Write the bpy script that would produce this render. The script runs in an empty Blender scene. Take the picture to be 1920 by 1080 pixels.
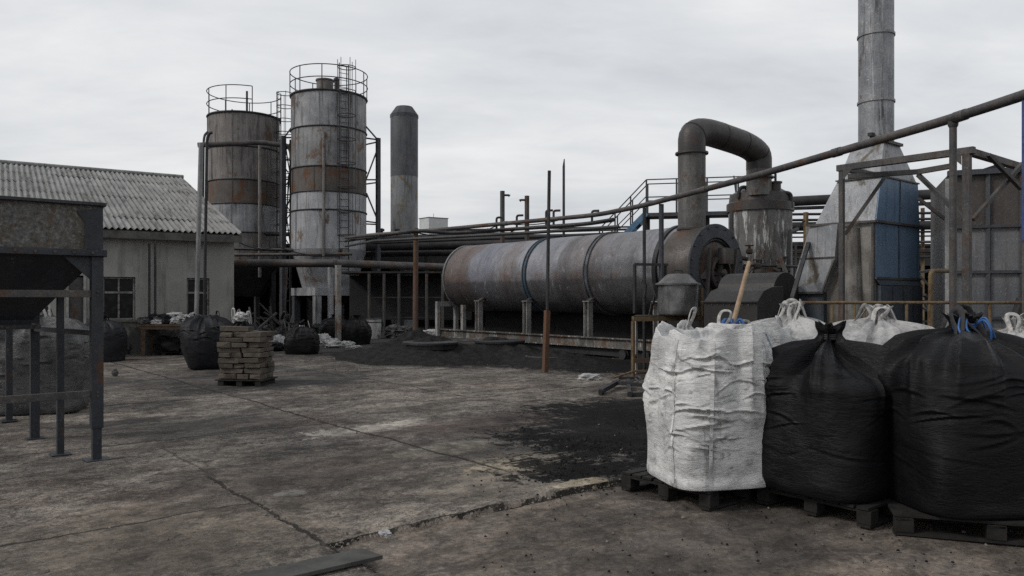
import bpy, math, random
import numpy as np
from mathutils import Vector, Matrix
random.seed(7)
PI = math.pi
SC = bpy.context.scene
COL = SC.collection
H = 1.5          # eye height
F = 1450.0       # focal length in photo pixels (1920 wide)
YAW = math.radians(39.2)                       # the yard's grid is turned by this much
A = Vector((-math.sin(YAW), math.cos(YAW), 0)) # yard axis running away to the left
B = Vector((math.cos(YAW), math.sin(YAW), 0))  # yard axis running away to the right
Z = Vector((0, 0, 1))

def W(px, py, d):
    return Vector(((px - 960) / F * d, d, H + (560 - py) / F * d))
def G(px, py):
    d = F * H / (py - 560)
    return Vector(((px - 960) / F * d, d, 0))
def X(px, d, z=0):
    return Vector(((px - 960) / F * d, d, z))
def hit(px, p0, dr):
    """distance along the line p0 + t*dr at which it shows at picture column px"""
    k = (px - 960) / F
    return (k * p0.y - p0.x) / (dr.x - k * dr.y)

# ------------------------------------------------------------------ noise
def _h(ix, iy, iz, s):
    n = (ix.astype(np.int64) * 374761393 + iy.astype(np.int64) * 668265263 + iz.astype(np.int64) * 2147483647 + s * 1274126177) & 0xffffffff
    n = ((n ^ (n >> 13)) * 1274126177) & 0xffffffff
    n = (n ^ (n >> 16)) & 0xffffffff
    n = (n * 2246822519) & 0xffffffff
    return ((n ^ (n >> 15)) & 0xffff) / 65535.0
def vnoise(x, y, z, s=0):
    x, y, z = np.broadcast_arrays(np.asarray(x, float), np.asarray(y, float), np.asarray(z, float))
    ix, iy, iz = np.floor(x), np.floor(y), np.floor(z)
    fx, fy, fz = x - ix, y - iy, z - iz
    u, v, w = [f * f * f * (f * (f * 6 - 15) + 10) for f in (fx, fy, fz)]
    r = 0
    for dx in (0, 1):
        for dy in (0, 1):
            for dz in (0, 1):
                r = r + _h(ix + dx, iy + dy, iz + dz, s) * (u if dx else 1 - u) * (v if dy else 1 - v) * (w if dz else 1 - w)
    return r * 2 - 1
def fbm(x, y, z, s=0, o=4):
    t, a, f = 0, 1.0, 1.0
    for k in range(o):
        t = t + a * vnoise(np.asarray(x) * f, np.asarray(y) * f, np.asarray(z) * f, s + k)
        a *= .5; f *= 2.03
    return t
def worley(x, y, z, s=0):
    x, y, z = np.broadcast_arrays(np.asarray(x, float), np.asarray(y, float), np.asarray(z, float))
    ix, iy, iz = np.floor(x), np.floor(y), np.floor(z); f1 = np.full(x.shape, 9.0); f2 = np.full(x.shape, 9.0)
    for a in (-1, 0, 1):
        for b in (-1, 0, 1):
            for c in (-1, 0, 1):
                jx, jy, jz = ix + a, iy + b, iz + c
                d = np.sqrt((jx + _h(jx, jy, jz, s) - x) ** 2 + (jy + _h(jx, jy, jz, s + 1) - y) ** 2 + (jz + _h(jx, jy, jz, s + 2) - z) ** 2)
                f2 = np.minimum(f2, np.maximum(f1, d)); f1 = np.minimum(f1, d)
    return f1, f2
def sstep(a, b, x):
    t = np.clip((x - a) / (b - a), 0, 1)
    return t * t * (3 - 2 * t)

# ------------------------------------------------------------------ materials
class NT:
    def __init__(s, name):
        s.m = bpy.data.materials.new(name); s.m.use_nodes = True
        s.t = s.m.node_tree; s.N = s.t.nodes; s.L = s.t.links
        s.N.clear()
        s.out = s.N.new('ShaderNodeOutputMaterial')
        s.b = s.N.new('ShaderNodeBsdfPrincipled')
        s.L.new(s.b.outputs[0], s.out.inputs[0])
        tc = s.N.new('ShaderNodeTexCoord'); s.co = tc.outputs['Object']
    def new(s, k): return s.N.new(k)
    def put(s, sock, v):
        if hasattr(v, 'links') or isinstance(v, bpy.types.NodeSocket): s.L.new(v, sock)
        else: sock.default_value = v
    def map(s, vec, scale=(1, 1, 1), rot=(0, 0, 0), loc=(0, 0, 0)):
        n = s.new('ShaderNodeMapping'); s.put(n.inputs['Vector'], vec)
        n.inputs['Scale'].default_value = scale; n.inputs['Rotation'].default_value = rot; n.inputs['Location'].default_value = loc
        return n.outputs[0]
    def noise(s, vec, scale=1, det=5, rough=.6, dist=0):
        n = s.new('ShaderNodeTexNoise'); s.put(n.inputs['Vector'], vec)
        n.inputs['Scale'].default_value = scale; n.inputs['Detail'].default_value = det
        n.inputs['Roughness'].default_value = rough; n.inputs['Distortion'].default_value = dist
        return n.outputs['Fac']
    def voro(s, vec, scale, feat='F1'):
        n = s.new('ShaderNodeTexVoronoi'); n.feature = feat; s.put(n.inputs['Vector'], vec); n.inputs['Scale'].default_value = scale
        return n
    def ss(s, v, a, b, lo=0.0, hi=1.0):
        n = s.new('ShaderNodeMapRange'); n.interpolation_type = 'SMOOTHSTEP'; s.put(n.inputs['Value'], v)
        n.inputs['From Min'].default_value = a; n.inputs['From Max'].default_value = b
        n.inputs['To Min'].default_value = lo; n.inputs['To Max'].default_value = hi
        return n.outputs[0]
    def math(s, op, a, b=0.0, c=None):
        n = s.new('ShaderNodeMath'); n.operation = op; s.put(n.inputs[0], a); s.put(n.inputs[1], b)
        if c is not None: s.put(n.inputs[2], c)
        return n.outputs[0]
    def mix(s, f, a, b, mode='MIX'):
        n = s.new('ShaderNodeMix'); n.data_type = 'RGBA'; n.blend_type = mode
        s.put(n.inputs['Factor'], f)
        for k, v in ((6, a), (7, b)):
            if isinstance(v, (tuple, list)): v = (v[0], v[1], v[2], 1)
            s.put(n.inputs[k], v)
        return n.outputs[2]
    def bump(s, h, strength=.5, dist=.01):
        n = s.new('ShaderNodeBump'); n.inputs['Strength'].default_value = strength; n.inputs['Distance'].default_value = dist
        s.put(n.inputs['Height'], h); s.L.new(n.outputs[0], s.b.inputs['Normal'])
    def fin(s, col, rough=.8, metal=0.0, spec=.4):
        s.put(s.b.inputs['Base Color'], col if not isinstance(col, (tuple, list)) else (*col[:3], 1))
        s.put(s.b.inputs['Roughness'], rough); s.put(s.b.inputs['Metallic'], metal)
        s.b.inputs['Specular IOR Level'].default_value = spec
        return s.m
    def rnd(s):
        """a per-object offset so that copies do not repeat each other's stains"""
        oi = s.new('ShaderNodeObjectInfo')
        v = s.new('ShaderNodeVectorMath'); v.operation = 'ADD'; s.put(v.inputs[0], s.co)
        m = s.math('MULTIPLY', oi.outputs['Random'], 37.0)
        c = s.new('ShaderNodeCombineXYZ'); s.put(c.inputs[0], m); s.put(c.inputs[1], m)
        s.L.new(c.outputs[0], v.inputs[1]); return v.outputs[0]

def metal(name, c1, c2, rust=(.075, .035, .017), cov=.3, streak=.35, scol=(.03, .027, .025), light=None, lcov=.0,
          rough=.62, met=.35, bump=.3, scale=1.0, dirt=.0, axis='z', spec=.4, mott=.75):
    """weathered painted or bare steel: two tones, rust patches, runs down the sheet, pale flaking spots"""
    n = NT(name); co = n.rnd()
    big = n.noise(co, 1.1 * scale, 6, .65)
    col = n.mix(n.ss(big, .38, .62), c1, c2)
    md = n.noise(n.map(co, loc=(6, 2, 9)), 5.5 * scale, 7, .72, .3)
    col = n.mix(n.ss(md, .5, .66, 0, .55 * mott), col, (c1[0] * .45, c1[1] * .43, c1[2] * .43))
    col = n.mix(n.ss(md, .45, .34, 0, .5 * mott), col, (c2[0] * 1.45, c2[1] * 1.45, c2[2] * 1.45))
    sv = {'z': (7, 7, .55), 'x': (.6, 7, 7), 'r': (5.5, .9, .9)}[axis]
    st = n.noise(n.map(co, sv), 1.0 * scale, 6, .7, .3)
    col = n.mix(n.math('MULTIPLY', n.ss(st, .5, .68), streak), col, scol)
    s2 = n.noise(n.map(co, (sv[0] * 2.2, sv[1] * 2.2, sv[2] * .8), loc=(9, 2, 4)), 1.0 * scale, 5, .7, .2)
    col = n.mix(n.ss(s2, .55, .7, 0, streak * .55), col, (c2[0] * 1.6 + .01, c2[1] * 1.6 + .01, c2[2] * 1.6 + .01))
    if light:
        lt = n.noise(n.map(co, (sv[0] * .8, sv[1] * .8, sv[2] * 1.5), loc=(3, 1, 7)), 1.4 * scale, 8, .72, .2)
        th = .5 + (.5 - lcov) * .42
        col = n.mix(n.ss(lt, th, th + .07), col, light)
    rn = n.noise(n.map(co, (1, 1, .6) if axis == 'z' else (1, 1, 1), loc=(11, 5, 2)), 1.6 * scale, 9, .7, .4)
    th = .5 + (.5 - cov) * .42
    rf = n.ss(rn, th - .03, th + .06)
    rc = n.mix(n.noise(co, 9 * scale, 5, .7), (rust[0] * .45, rust[1] * .45, rust[2] * .5), (rust[0] * 1.5, rust[1] * 1.4, rust[2] * 1.2))
    col = n.mix(n.math('MULTIPLY', rf, .85), col, rc)
    fine = n.noise(co, 42 * scale, 4, .75)
    col = n.mix(n.ss(fine, .48, .66, 0, .5 * (.4 + .6 * mott)), col, (.02, .018, .017))
    spk = n.noise(n.map(co, loc=(4, 4, 4)), 21 * scale, 3, .8)
    col = n.mix(n.ss(spk, .62, .68, 0, .6), col, (c2[0] * 1.9 + .03, c2[1] * 1.9 + .03, c2[2] * 1.9 + .03))
    if dirt: col = n.mix(dirt, col, (.02, .02, .021))
    r = n.math('ADD', n.math('MULTIPLY', rf, .22), n.ss(fine, .3, .7, rough - .12, rough + .12))
    h = n.math('ADD', n.math('MULTIPLY', n.noise(co, 18 * scale, 6, .7), .6), n.math('MULTIPLY', n.noise(co, 3.0 * scale, 3, .5), 1.2))
    n.bump(h, bump, .02)
    return n.fin(col, r, n.math('MULTIPLY', n.math('SUBTRACT', 1.0, rf), met), spec)

def plain(name, c, rough=.8, var=.3, met=0, bump=.15, scale=6, spec=.35):
    n = NT(name); co = n.rnd()
    f = n.noise(co, scale, 7, .7)
    col = n.mix(n.ss(f, .3, .7), tuple(v * (1 - var) for v in c), tuple(v * (1 + var) for v in c))
    n.bump(n.noise(co, scale * 5, 5, .7), bump, .01)
    return n.fin(col, rough, met, spec)

def fabric(name, c, c2, rough=.6, weave=.25, dirtc=(.03, .03, .03), dirt=.3, sheen=.0, spec=.4, bmp=.55):
    """woven plastic sack cloth: fine weave, small creases, rubbed dirt"""
    n = NT(name); co = n.rnd()
    big = n.noise(n.map(co, (1, 1, 1.6)), 2.6, 7, .68)
    col = n.mix(n.ss(big, .35, .65), c, c2)
    dn = n.noise(n.map(co, (3, 3, 6), loc=(2, 9, 4)), 2.2, 10, .75, .6)
    col = n.mix(n.ss(dn, .5, .72, 0, dirt), col, dirtc)
    smg = n.noise(n.map(co, (8, 8, 1.2), loc=(5, 5, 1)), 1.0, 8, .7, .2)
    col = n.mix(n.ss(smg, .55, .75, 0, dirt * .8), col, dirtc)
    sc = n.noise(n.map(co, (6, 6, 75), loc=(1, 7, 3)), 1.0, 5, .7, .6); sg = n.noise(co, 1.8, 3, .6)
    col = n.mix(n.math('MULTIPLY', n.ss(sc, .6, .68), n.ss(sg, .45, .6, 0, .4)), col, (c2[0] * 2.2 + .03, c2[1] * 2.2 + .03, c2[2] * 2.2 + .032))  # pale horizontal streaks: scuffs, and glints put into the colour
    cre = n.noise(n.map(co, (5, 5, 22)), 1.5, 6, .62, .9)
    fr = n.noise(n.map(co, (30, 30, 90)), 1.5, 3, .6)
    crr = n.math('ABSOLUTE', n.math('SUBTRACT', cre, .5))
    h = n.math('ADD', n.math('MULTIPLY', n.ss(crr, 0, .12), -.5), n.math('MULTIPLY', fr, weave))
    n.bump(h, bmp, .012)
    n.b.inputs['Sheen Weight'].default_value = sheen
    return n.fin(col, n.ss(big, .3, .7, rough - .08, rough + .1), 0, spec)

# ------------------------------------------------------------------ mesh builder
class MB:
    def __init__(s): s.v = []; s.f = []; s.sm = []
    def add(s, vs, fs, smooth=False):
        o = len(s.v); s.v.extend([Vector(v) for v in vs])
        s.f.extend([tuple(i + o for i in f) for f in fs]); s.sm.extend([smooth] * len(fs)); return s
    def hexa(s, p):
        """8 corners: bottom 0-3 counter-clockwise, top 4-7"""
        return s.add(p, [(3, 2, 1, 0), (4, 5, 6, 7), (0, 1, 5, 4), (1, 2, 6, 5), (2, 3, 7, 6), (3, 0, 4, 7)])
    def box(s, c, size, ux=None, uy=None):
        ux = (ux or B).normalized(); uy = (uy or A).normalized(); c = Vector(c)
        x, y, z = ux * size[0] / 2, uy * size[1] / 2, Z * size[2] / 2
        return s.hexa([c - x - y - z, c + x - y - z, c + x + y - z, c - x + y - z, c - x - y + z, c + x - y + z, c + x + y + z, c - x + y + z])
    def bar(s, p, q, w, h=None, up=None):
        p, q = Vector(p), Vector(q); h = h or w
        d = (q - p).normalized(); up = Vector(up) if up else (Z if abs(d.z) < .95 else A)
        x = d.cross(up).normalized() * w / 2; y = x.cross(d).normalized() * h / 2
        return s.hexa([p - x - y, p + x - y, p + x + y, p - x + y, q - x - y, q + x - y, q + x + y, q - x + y])
    def tube(s, pts, r, n=10, caps=True, smooth=True, flat=1.0, closed=False):
        pts = [Vector(p) for p in pts]; m = len(pts)
        rs = r if isinstance(r, (list, tuple)) else [r] * m
        ts = []
        for i in range(m):
            a = pts[(i - 1) % m] if (closed or i > 0) else pts[i]; b = pts[(i + 1) % m] if (closed or i < m - 1) else pts[i]
            ts.append((b - a).normalized())
        up = Z if abs(ts[0].z) < .9 else Vector((1, 0, 0))
        x = ts[0].cross(up).normalized(); vs = []
        for i in range(m):
            x = (x - ts[i] * x.dot(ts[i])).normalized(); y = ts[i].cross(x)
            for k in range(n):
                a = 2 * PI * k / n
                vs.append(pts[i] + x * math.cos(a) * rs[i] + y * math.sin(a) * rs[i] * flat)
        fs = []
        for i in range(m if closed else m - 1):
            for k in range(n):
                j = (i + 1) % m
                fs.append((i * n + k, i * n + (k + 1) % n, j * n + (k + 1) % n, j * n + k))
        s.add(vs, fs, smooth)
        if caps and not closed:
            s.add(vs[:n], [tuple(range(n - 1, -1, -1))]); s.add(vs[-n:], [tuple(range(n))])
        return s
    def lathe(s, o, prof, n=48, ax=None, caps=True, smooth=True, fn=None):
        """prof: (radius, height) pairs along ax from o"""
        o = Vector(o); ax = (ax or Z).normalized()
        x = A if abs(ax.z) > .9 else Z
        x = (x - ax * x.dot(ax)).normalized(); y = ax.cross(x); vs = []
        for r, h in prof:
            for k in range(n):
                a = 2 * PI * k / n; rr = r + (fn(a, h, r) if fn else 0)
                vs.append(o + ax * h + x * math.cos(a) * rr + y * math.sin(a) * rr)
        fs = []
        for i in range(len(prof) - 1):
            for k in range(n):
                fs.append((i * n + k, i * n + (k + 1) % n, (i + 1) * n + (k + 1) % n, (i + 1) * n + k))
        s.add(vs, fs, smooth)
        if caps:
            if prof[0][0] > 1e-4: s.add(vs[:n], [tuple(range(n - 1, -1, -1))])
            if prof[-1][0] > 1e-4: s.add(vs[-n:], [tuple(range(n))])
        return s
    def prism(s, poly, off):
        n = len(poly); off = Vector(off); vs = [Vector(p) for p in poly]; vs += [v + off for v in vs]
        return s.add(vs, [tuple(range(n - 1, -1, -1)), tuple(range(n, 2 * n))] + [(i, (i + 1) % n, (i + 1) % n + n, i + n) for i in range(n)])
    def ring(s, c, R, r, ax=None, n=48, m=6, a0=0, a1=2 * PI):
        ax = (ax or Z).normalized(); x = A if abs(ax.z) > .9 else Z
        x = (x - ax * x.dot(ax)).normalized(); y = ax.cross(x); c = Vector(c)
        full = abs(a1 - a0 - 2 * PI) < 1e-6
        k = n if full else n + 1
        pts = [c + x * math.cos(a0 + (a1 - a0) * i / n) * R + y * math.sin(a0 + (a1 - a0) * i / n) * R for i in range(k)]
        return s.tube(pts, r, m, closed=full)
    def grid(s, P, closed_u=False, smooth=True):
        """P: array (rows, cols, 3)"""
        nv, nu = P.shape[:2]; fs = []
        for i in range(nv - 1):
            for k in range(nu if closed_u else nu - 1):
                k2 = (k + 1) % nu
                fs.append((i * nu + k, i * nu + k2, (i + 1) * nu + k2, (i + 1) * nu + k))
        return s.add(P.reshape(-1, 3).tolist(), fs, smooth)
    def build(s, name, mat, parent=None, bevel=0.0, loc=None, sharp=None):
        me = bpy.data.meshes.new(name)
        mw = Matrix.Identity(4)
        if parent: mw = ROOTM[parent.name]
        elif loc is not None: mw = Matrix.Translation(Vector(loc))
        inv = mw.inverted()
        me.from_pydata([tuple(inv @ v) for v in s.v], [], s.f)
        me.polygons.foreach_set('use_smooth', s.sm)
        me.materials.append(mat); me.update()
        o = bpy.data.objects.new(name, me); COL.objects.link(o)
        if parent: o.parent = parent
        elif loc is not None: o.location = loc
        ROOTM[o.name] = mw
        if any(s.sm):
            try: me.set_sharp_from_angle(angle=math.radians(42))
            except Exception: pass
        if bevel:
            b = o.modifiers.new('bevel', 'BEVEL'); b.width = bevel; b.segments = 2; b.limit_method = 'ANGLE'; b.angle_limit = math.radians(50)
        return o
ROOTM = {}
def tag(o, label=None, cat=None, group=None, kind=None):
    if label: o['label'] = label
    if cat: o['category'] = cat
    if group: o['group'] = group
    if kind: o['kind'] = kind
    return o
def thing(name, label, cat, loc, rotz=0.0, group=None):
    o = bpy.data.objects.new(name, None); COL.objects.link(o)
    o.empty_display_size = .2
    o.location = loc; o.rotation_euler = (0, 0, rotz)
    ROOTM[o.name] = Matrix.Translation(Vector(loc)) @ Matrix.Rotation(rotz, 4, 'Z')
    return tag(o, label, cat, group)
def dup(root, loc, rotz, label, group=None, scale=None):
    r = root.copy(); COL.objects.link(r); r.location = loc; r.rotation_euler = (0, 0, rotz)
    if scale: r.scale = scale
    r['label'] = label
    if group: r['group'] = group
    for ch in list(root.children):
        c = ch.copy(); COL.objects.link(c); c.parent = r
        for g in list(ch.children):
            d = g.copy(); COL.objects.link(d); d.parent = c
    return r
def arc(p, q, c, n=8):
    """quadratic bend from p to q with control point c"""
    p, q, c = Vector(p), Vector(q), Vector(c)
    return [p * (1 - t) ** 2 + c * 2 * t * (1 - t) + q * t * t for t in [i / n for i in range(n + 1)]]
def bend(pts, r, n=7):
    """polyline with rounded corners"""
    pts = [Vector(p) for p in pts]; out = [pts[0]]
    for i in range(1, len(pts) - 1):
        a, b, c = pts[i - 1], pts[i], pts[i + 1]
        k1 = min(r, (a - b).length * .49); k2 = min(r, (c - b).length * .49)
        out += arc(b + (a - b).normalized() * k1, b + (c - b).normalized() * k2, b, n)
    return out + [pts[-1]]

# ------------------------------------------------------------------ camera, sky, sun
cam = bpy.data.objects.new('camera', bpy.data.cameras.new('camera')); COL.objects.link(cam)
cam.location = (0, 0, H); cam.rotation_euler = (PI / 2, 0, 0)
cam.data.sensor_width = 36; cam.data.lens = F / 1920 * 36; cam.data.shift_y = 20 / 1920
cam.data.clip_start = .05; cam.data.clip_end = 3000
SC.camera = cam
SUN_EL, SUN_AZ = math.radians(40), math.radians(-110)     # azimuth from +Y towards +X
w = bpy.data.worlds.new('World'); SC.world = w; w.use_nodes = True
t = w.node_tree; t.nodes.clear()
def wn(k): return t.nodes.new(k)
wo, bg = wn('ShaderNodeOutputWorld'), wn('ShaderNodeBackground')
sk = wn('ShaderNodeTexSky'); sk.sky_type = 'NISHITA'; sk.sun_disc = False; sk.sun_elevation = SUN_EL; sk.sun_rotation = SUN_AZ
sk.air_density = 1.5; sk.dust_density = 3; sk.ozone_density = 1
tc = wn('ShaderNodeTexCoord'); sx = wn('ShaderNodeSeparateXYZ'); t.links.new(tc.outputs['Generated'], sx.inputs[0])
def wm(op, a, b):
    n = wn('ShaderNodeMath'); n.operation = op
    for i, v in enumerate((a, b)):
        if isinstance(v, (int, float)): n.inputs[i].default_value = v
        else: t.links.new(v, n.inputs[i])
    return n.outputs[0]
zz = wm('ADD', wm('ABSOLUTE', sx.outputs[2], 0), .16)
cb = wn('ShaderNodeCombineXYZ')
t.links.new(wm('DIVIDE', sx.outputs[0], zz), cb.inputs[0]); t.links.new(wm('DIVIDE', sx.outputs[1], zz), cb.inputs[1])
def wnoise(scale, det, rough, dist, loc, sc):
    mp = wn('ShaderNodeMapping'); t.links.new(cb.outputs[0], mp.inputs[0]); mp.inputs['Location'].default_value = loc; mp.inputs['Scale'].default_value = sc
    n = wn('ShaderNodeTexNoise'); t.links.new(mp.outputs[0], n.inputs['Vector'])
    n.inputs['Scale'].default_value = scale; n.inputs['Detail'].default_value = det; n.inputs['Roughness'].default_value = rough; n.inputs['Distortion'].default_value = dist
    return n.outputs['Fac']
n1 = wnoise(.55, 8, .55, .5, (3.4, 1, 0), (.8, 1.5, 1)); n2 = wnoise(1.9, 8, .6, .3, (7, 4, 0), (1, 1.7, 1))
cl = wm('ADD', wm('MULTIPLY', n1, .65), wm('MULTIPLY', n2, .35))
mr = wn('ShaderNodeMapRange'); t.links.new(cl, mr.inputs[0]); mr.inputs[1].default_value = .37; mr.inputs[2].default_value = .64
rp = wn('ShaderNodeValToRGB'); t.links.new(mr.outputs[0], rp.inputs[0])
rp.color_ramp.elements[0].color = (5.9, 6.12, 6.45, 1); rp.color_ramp.elements[1].color = (8.2, 8.26, 8.3, 1)
mx = wn('ShaderNodeMix'); mx.data_type = 'RGBA'; mx.inputs[0].default_value = .93
t.links.new(sk.outputs[0], mx.inputs[6]); t.links.new(rp.outputs[0], mx.inputs[7])
t.links.new(mx.outputs[2], bg.inputs[0]); bg.inputs[1].default_value = .1
t.links.new(bg.outputs[0], wo.inputs[0])
sd = bpy.data.lights.new('sun', 'SUN'); sd.energy = 1.5; sd.angle = math.radians(12); sd.color = (1, .965, .92)
so = bpy.data.objects.new('sun', sd); COL.objects.link(so)
sdir = Vector((math.sin(SUN_AZ) * math.cos(SUN_EL), math.cos(SUN_AZ) * math.cos(SUN_EL), math.sin(SUN_EL)))
so.rotation_euler = sdir.to_track_quat('Z', 'Y').to_euler(); so.location = (-20, 20, 40)
SC.view_settings.view_transform = 'Standard'; SC.view_settings.look = 'None'; SC.view_settings.gamma = 1; SC.view_settings.exposure = 0.1
SC.cycles.use_denoising = False; SC.cycles.max_bounces = 6; SC.cycles.use_adaptive_sampling = True; SC.cycles.adaptive_threshold = .01

# ------------------------------------------------------------------ shared materials
M = {}
M['pipe'] = metal('dark_pipe_steel', (.05, .048, .05), (.095, .085, .08), cov=.34, streak=.3, met=.3, bump=.2, scale=1.5)
M['pipe_dark'] = metal('sooty_steel', (.02, .021, .024), (.04, .039, .041), cov=.2, streak=.3, met=.3, bump=.2)
M['steel_frame'] = metal('grey_frame_steel', (.05, .05, .053), (.085, .078, .072), cov=.33, streak=.4, met=.25, bump=.2, scale=1.4)
M['blue_steel'] = metal('bluish_dark_steel', (.035, .04, .05), (.06, .063, .072), cov=.22, streak=.3, met=.2, bump=.2, scale=1.5)
M['rust_post'] = metal('rusty_orange_steel', (.1, .056, .035), (.075, .05, .038), rust=(.11, .055, .028), cov=.5, streak=.35, met=.05, bump=.3, scale=1.6, light=(.2, .19, .18), lcov=.1)
M['pale_leg'] = metal('flaking_white_painted_steel', (.33, .325, .315), (.22, .215, .21), rust=(.12, .055, .025), cov=.3, streak=.4, met=.05, scale=2.0, bump=.3)
M['yellow_steel'] = metal('faded_yellow_steel', (.16, .112, .048), (.1, .074, .042), cov=.42, streak=.4, met=.05, scale=2.5)
M['galv'] = metal('galvanised_sheet', (.16, .165, .17), (.24, .24, .24), cov=.2, streak=.5, scol=(.06, .056, .054), light=(.36, .36, .36), lcov=.16, met=.45, rough=.5, scale=1.3, mott=0.3)
M['silo_grey'] = metal('silo_grey_sheet', (.19, .196, .208), (.285, .29, .298), cov=.26, streak=.85, scol=(.05, .045, .042), light=(.27, .27, .27), lcov=.14, met=.3, scale=.9, mott=0.3)
M['silo_low'] = metal('silo_pale_sheet', (.255, .262, .28), (.34, .346, .36), rust=(.11, .06, .03), cov=.26, streak=.55, scol=(.07, .062, .055), light=(.3, .3, .3), lcov=.1, met=.3, scale=.9, mott=0.3)
M['silo_rust'] = metal('silo_rusty_sheet', (.17, .172, .18), (.25, .248, .248), rust=(.12, .065, .035), cov=.36, streak=.85, scol=(.045, .04, .037), light=(.25, .25, .25), lcov=.13, met=.25, scale=.9, mott=0.35)
M['silo_dark'] = metal('silo_dark_sheet', (.066, .058, .053), (.1, .086, .076), rust=(.11, .05, .022), cov=.4, streak=.5, scol=(.025, .022, .02), light=(.2, .2, .2), lcov=.06, met=.15, scale=.9, mott=0.4)
M['silo_brown'] = metal('silo_brown_sheet', (.12, .111, .107), (.18, .168, .161), rust=(.085, .052, .035), cov=.3, streak=.9, scol=(.035, .03, .028), light=(.24, .24, .24), lcov=.1, met=.2, scale=.9, mott=0.4)
M['black'] = plain('matt_black', (.012, .012, .013), .85, .4)
M['wood'] = plain('weathered_dark_wood', (.012, .0108, .01), .85, .6, scale=9)
M['handle_wood'] = plain('bare_wood', (.28, .2, .13), .7, .25, scale=20)
M['bag_black'] = fabric('black_woven_sack', (.0038, .0039, .0048), (.0065, .0066, .0078), .5, .1, (.015, .0148, .015), .2, spec=.17, bmp=.4)
M['bag_navy'] = fabric('dark_navy_woven_sack', (.008, .0085, .0115), (.0125, .013, .016), .5, .12, (.02, .02, .02), .22, spec=.2, bmp=.45)
M['bag_white'] = fabric('white_woven_sack', (.37, .372, .372), (.62, .618, .61), .62, .12, (.065, .062, .06), .95, bmp=.5)
M['bag_grey'] = fabric('grey_dirty_sack', (.045, .045, .046), (.1, .099, .098), .36, .2, (.008, .008, .008), .8, spec=.3, bmp=.8)
M['sack_pale'] = fabric('crumpled_pale_sack', (.27, .27, .275), (.42, .415, .405), .6, .3, (.04, .04, .04), .8)
M['blue_rope'] = plain('blue_twine', (.03, .1, .28), .6, .3)
M['strap'] = plain('dirty_webbing', (.33, .32, .31), .8, .4, scale=30)
M['strap_dark'] = plain('black_webbing', (.02, .02, .022), .7, .4, scale=30)
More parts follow.
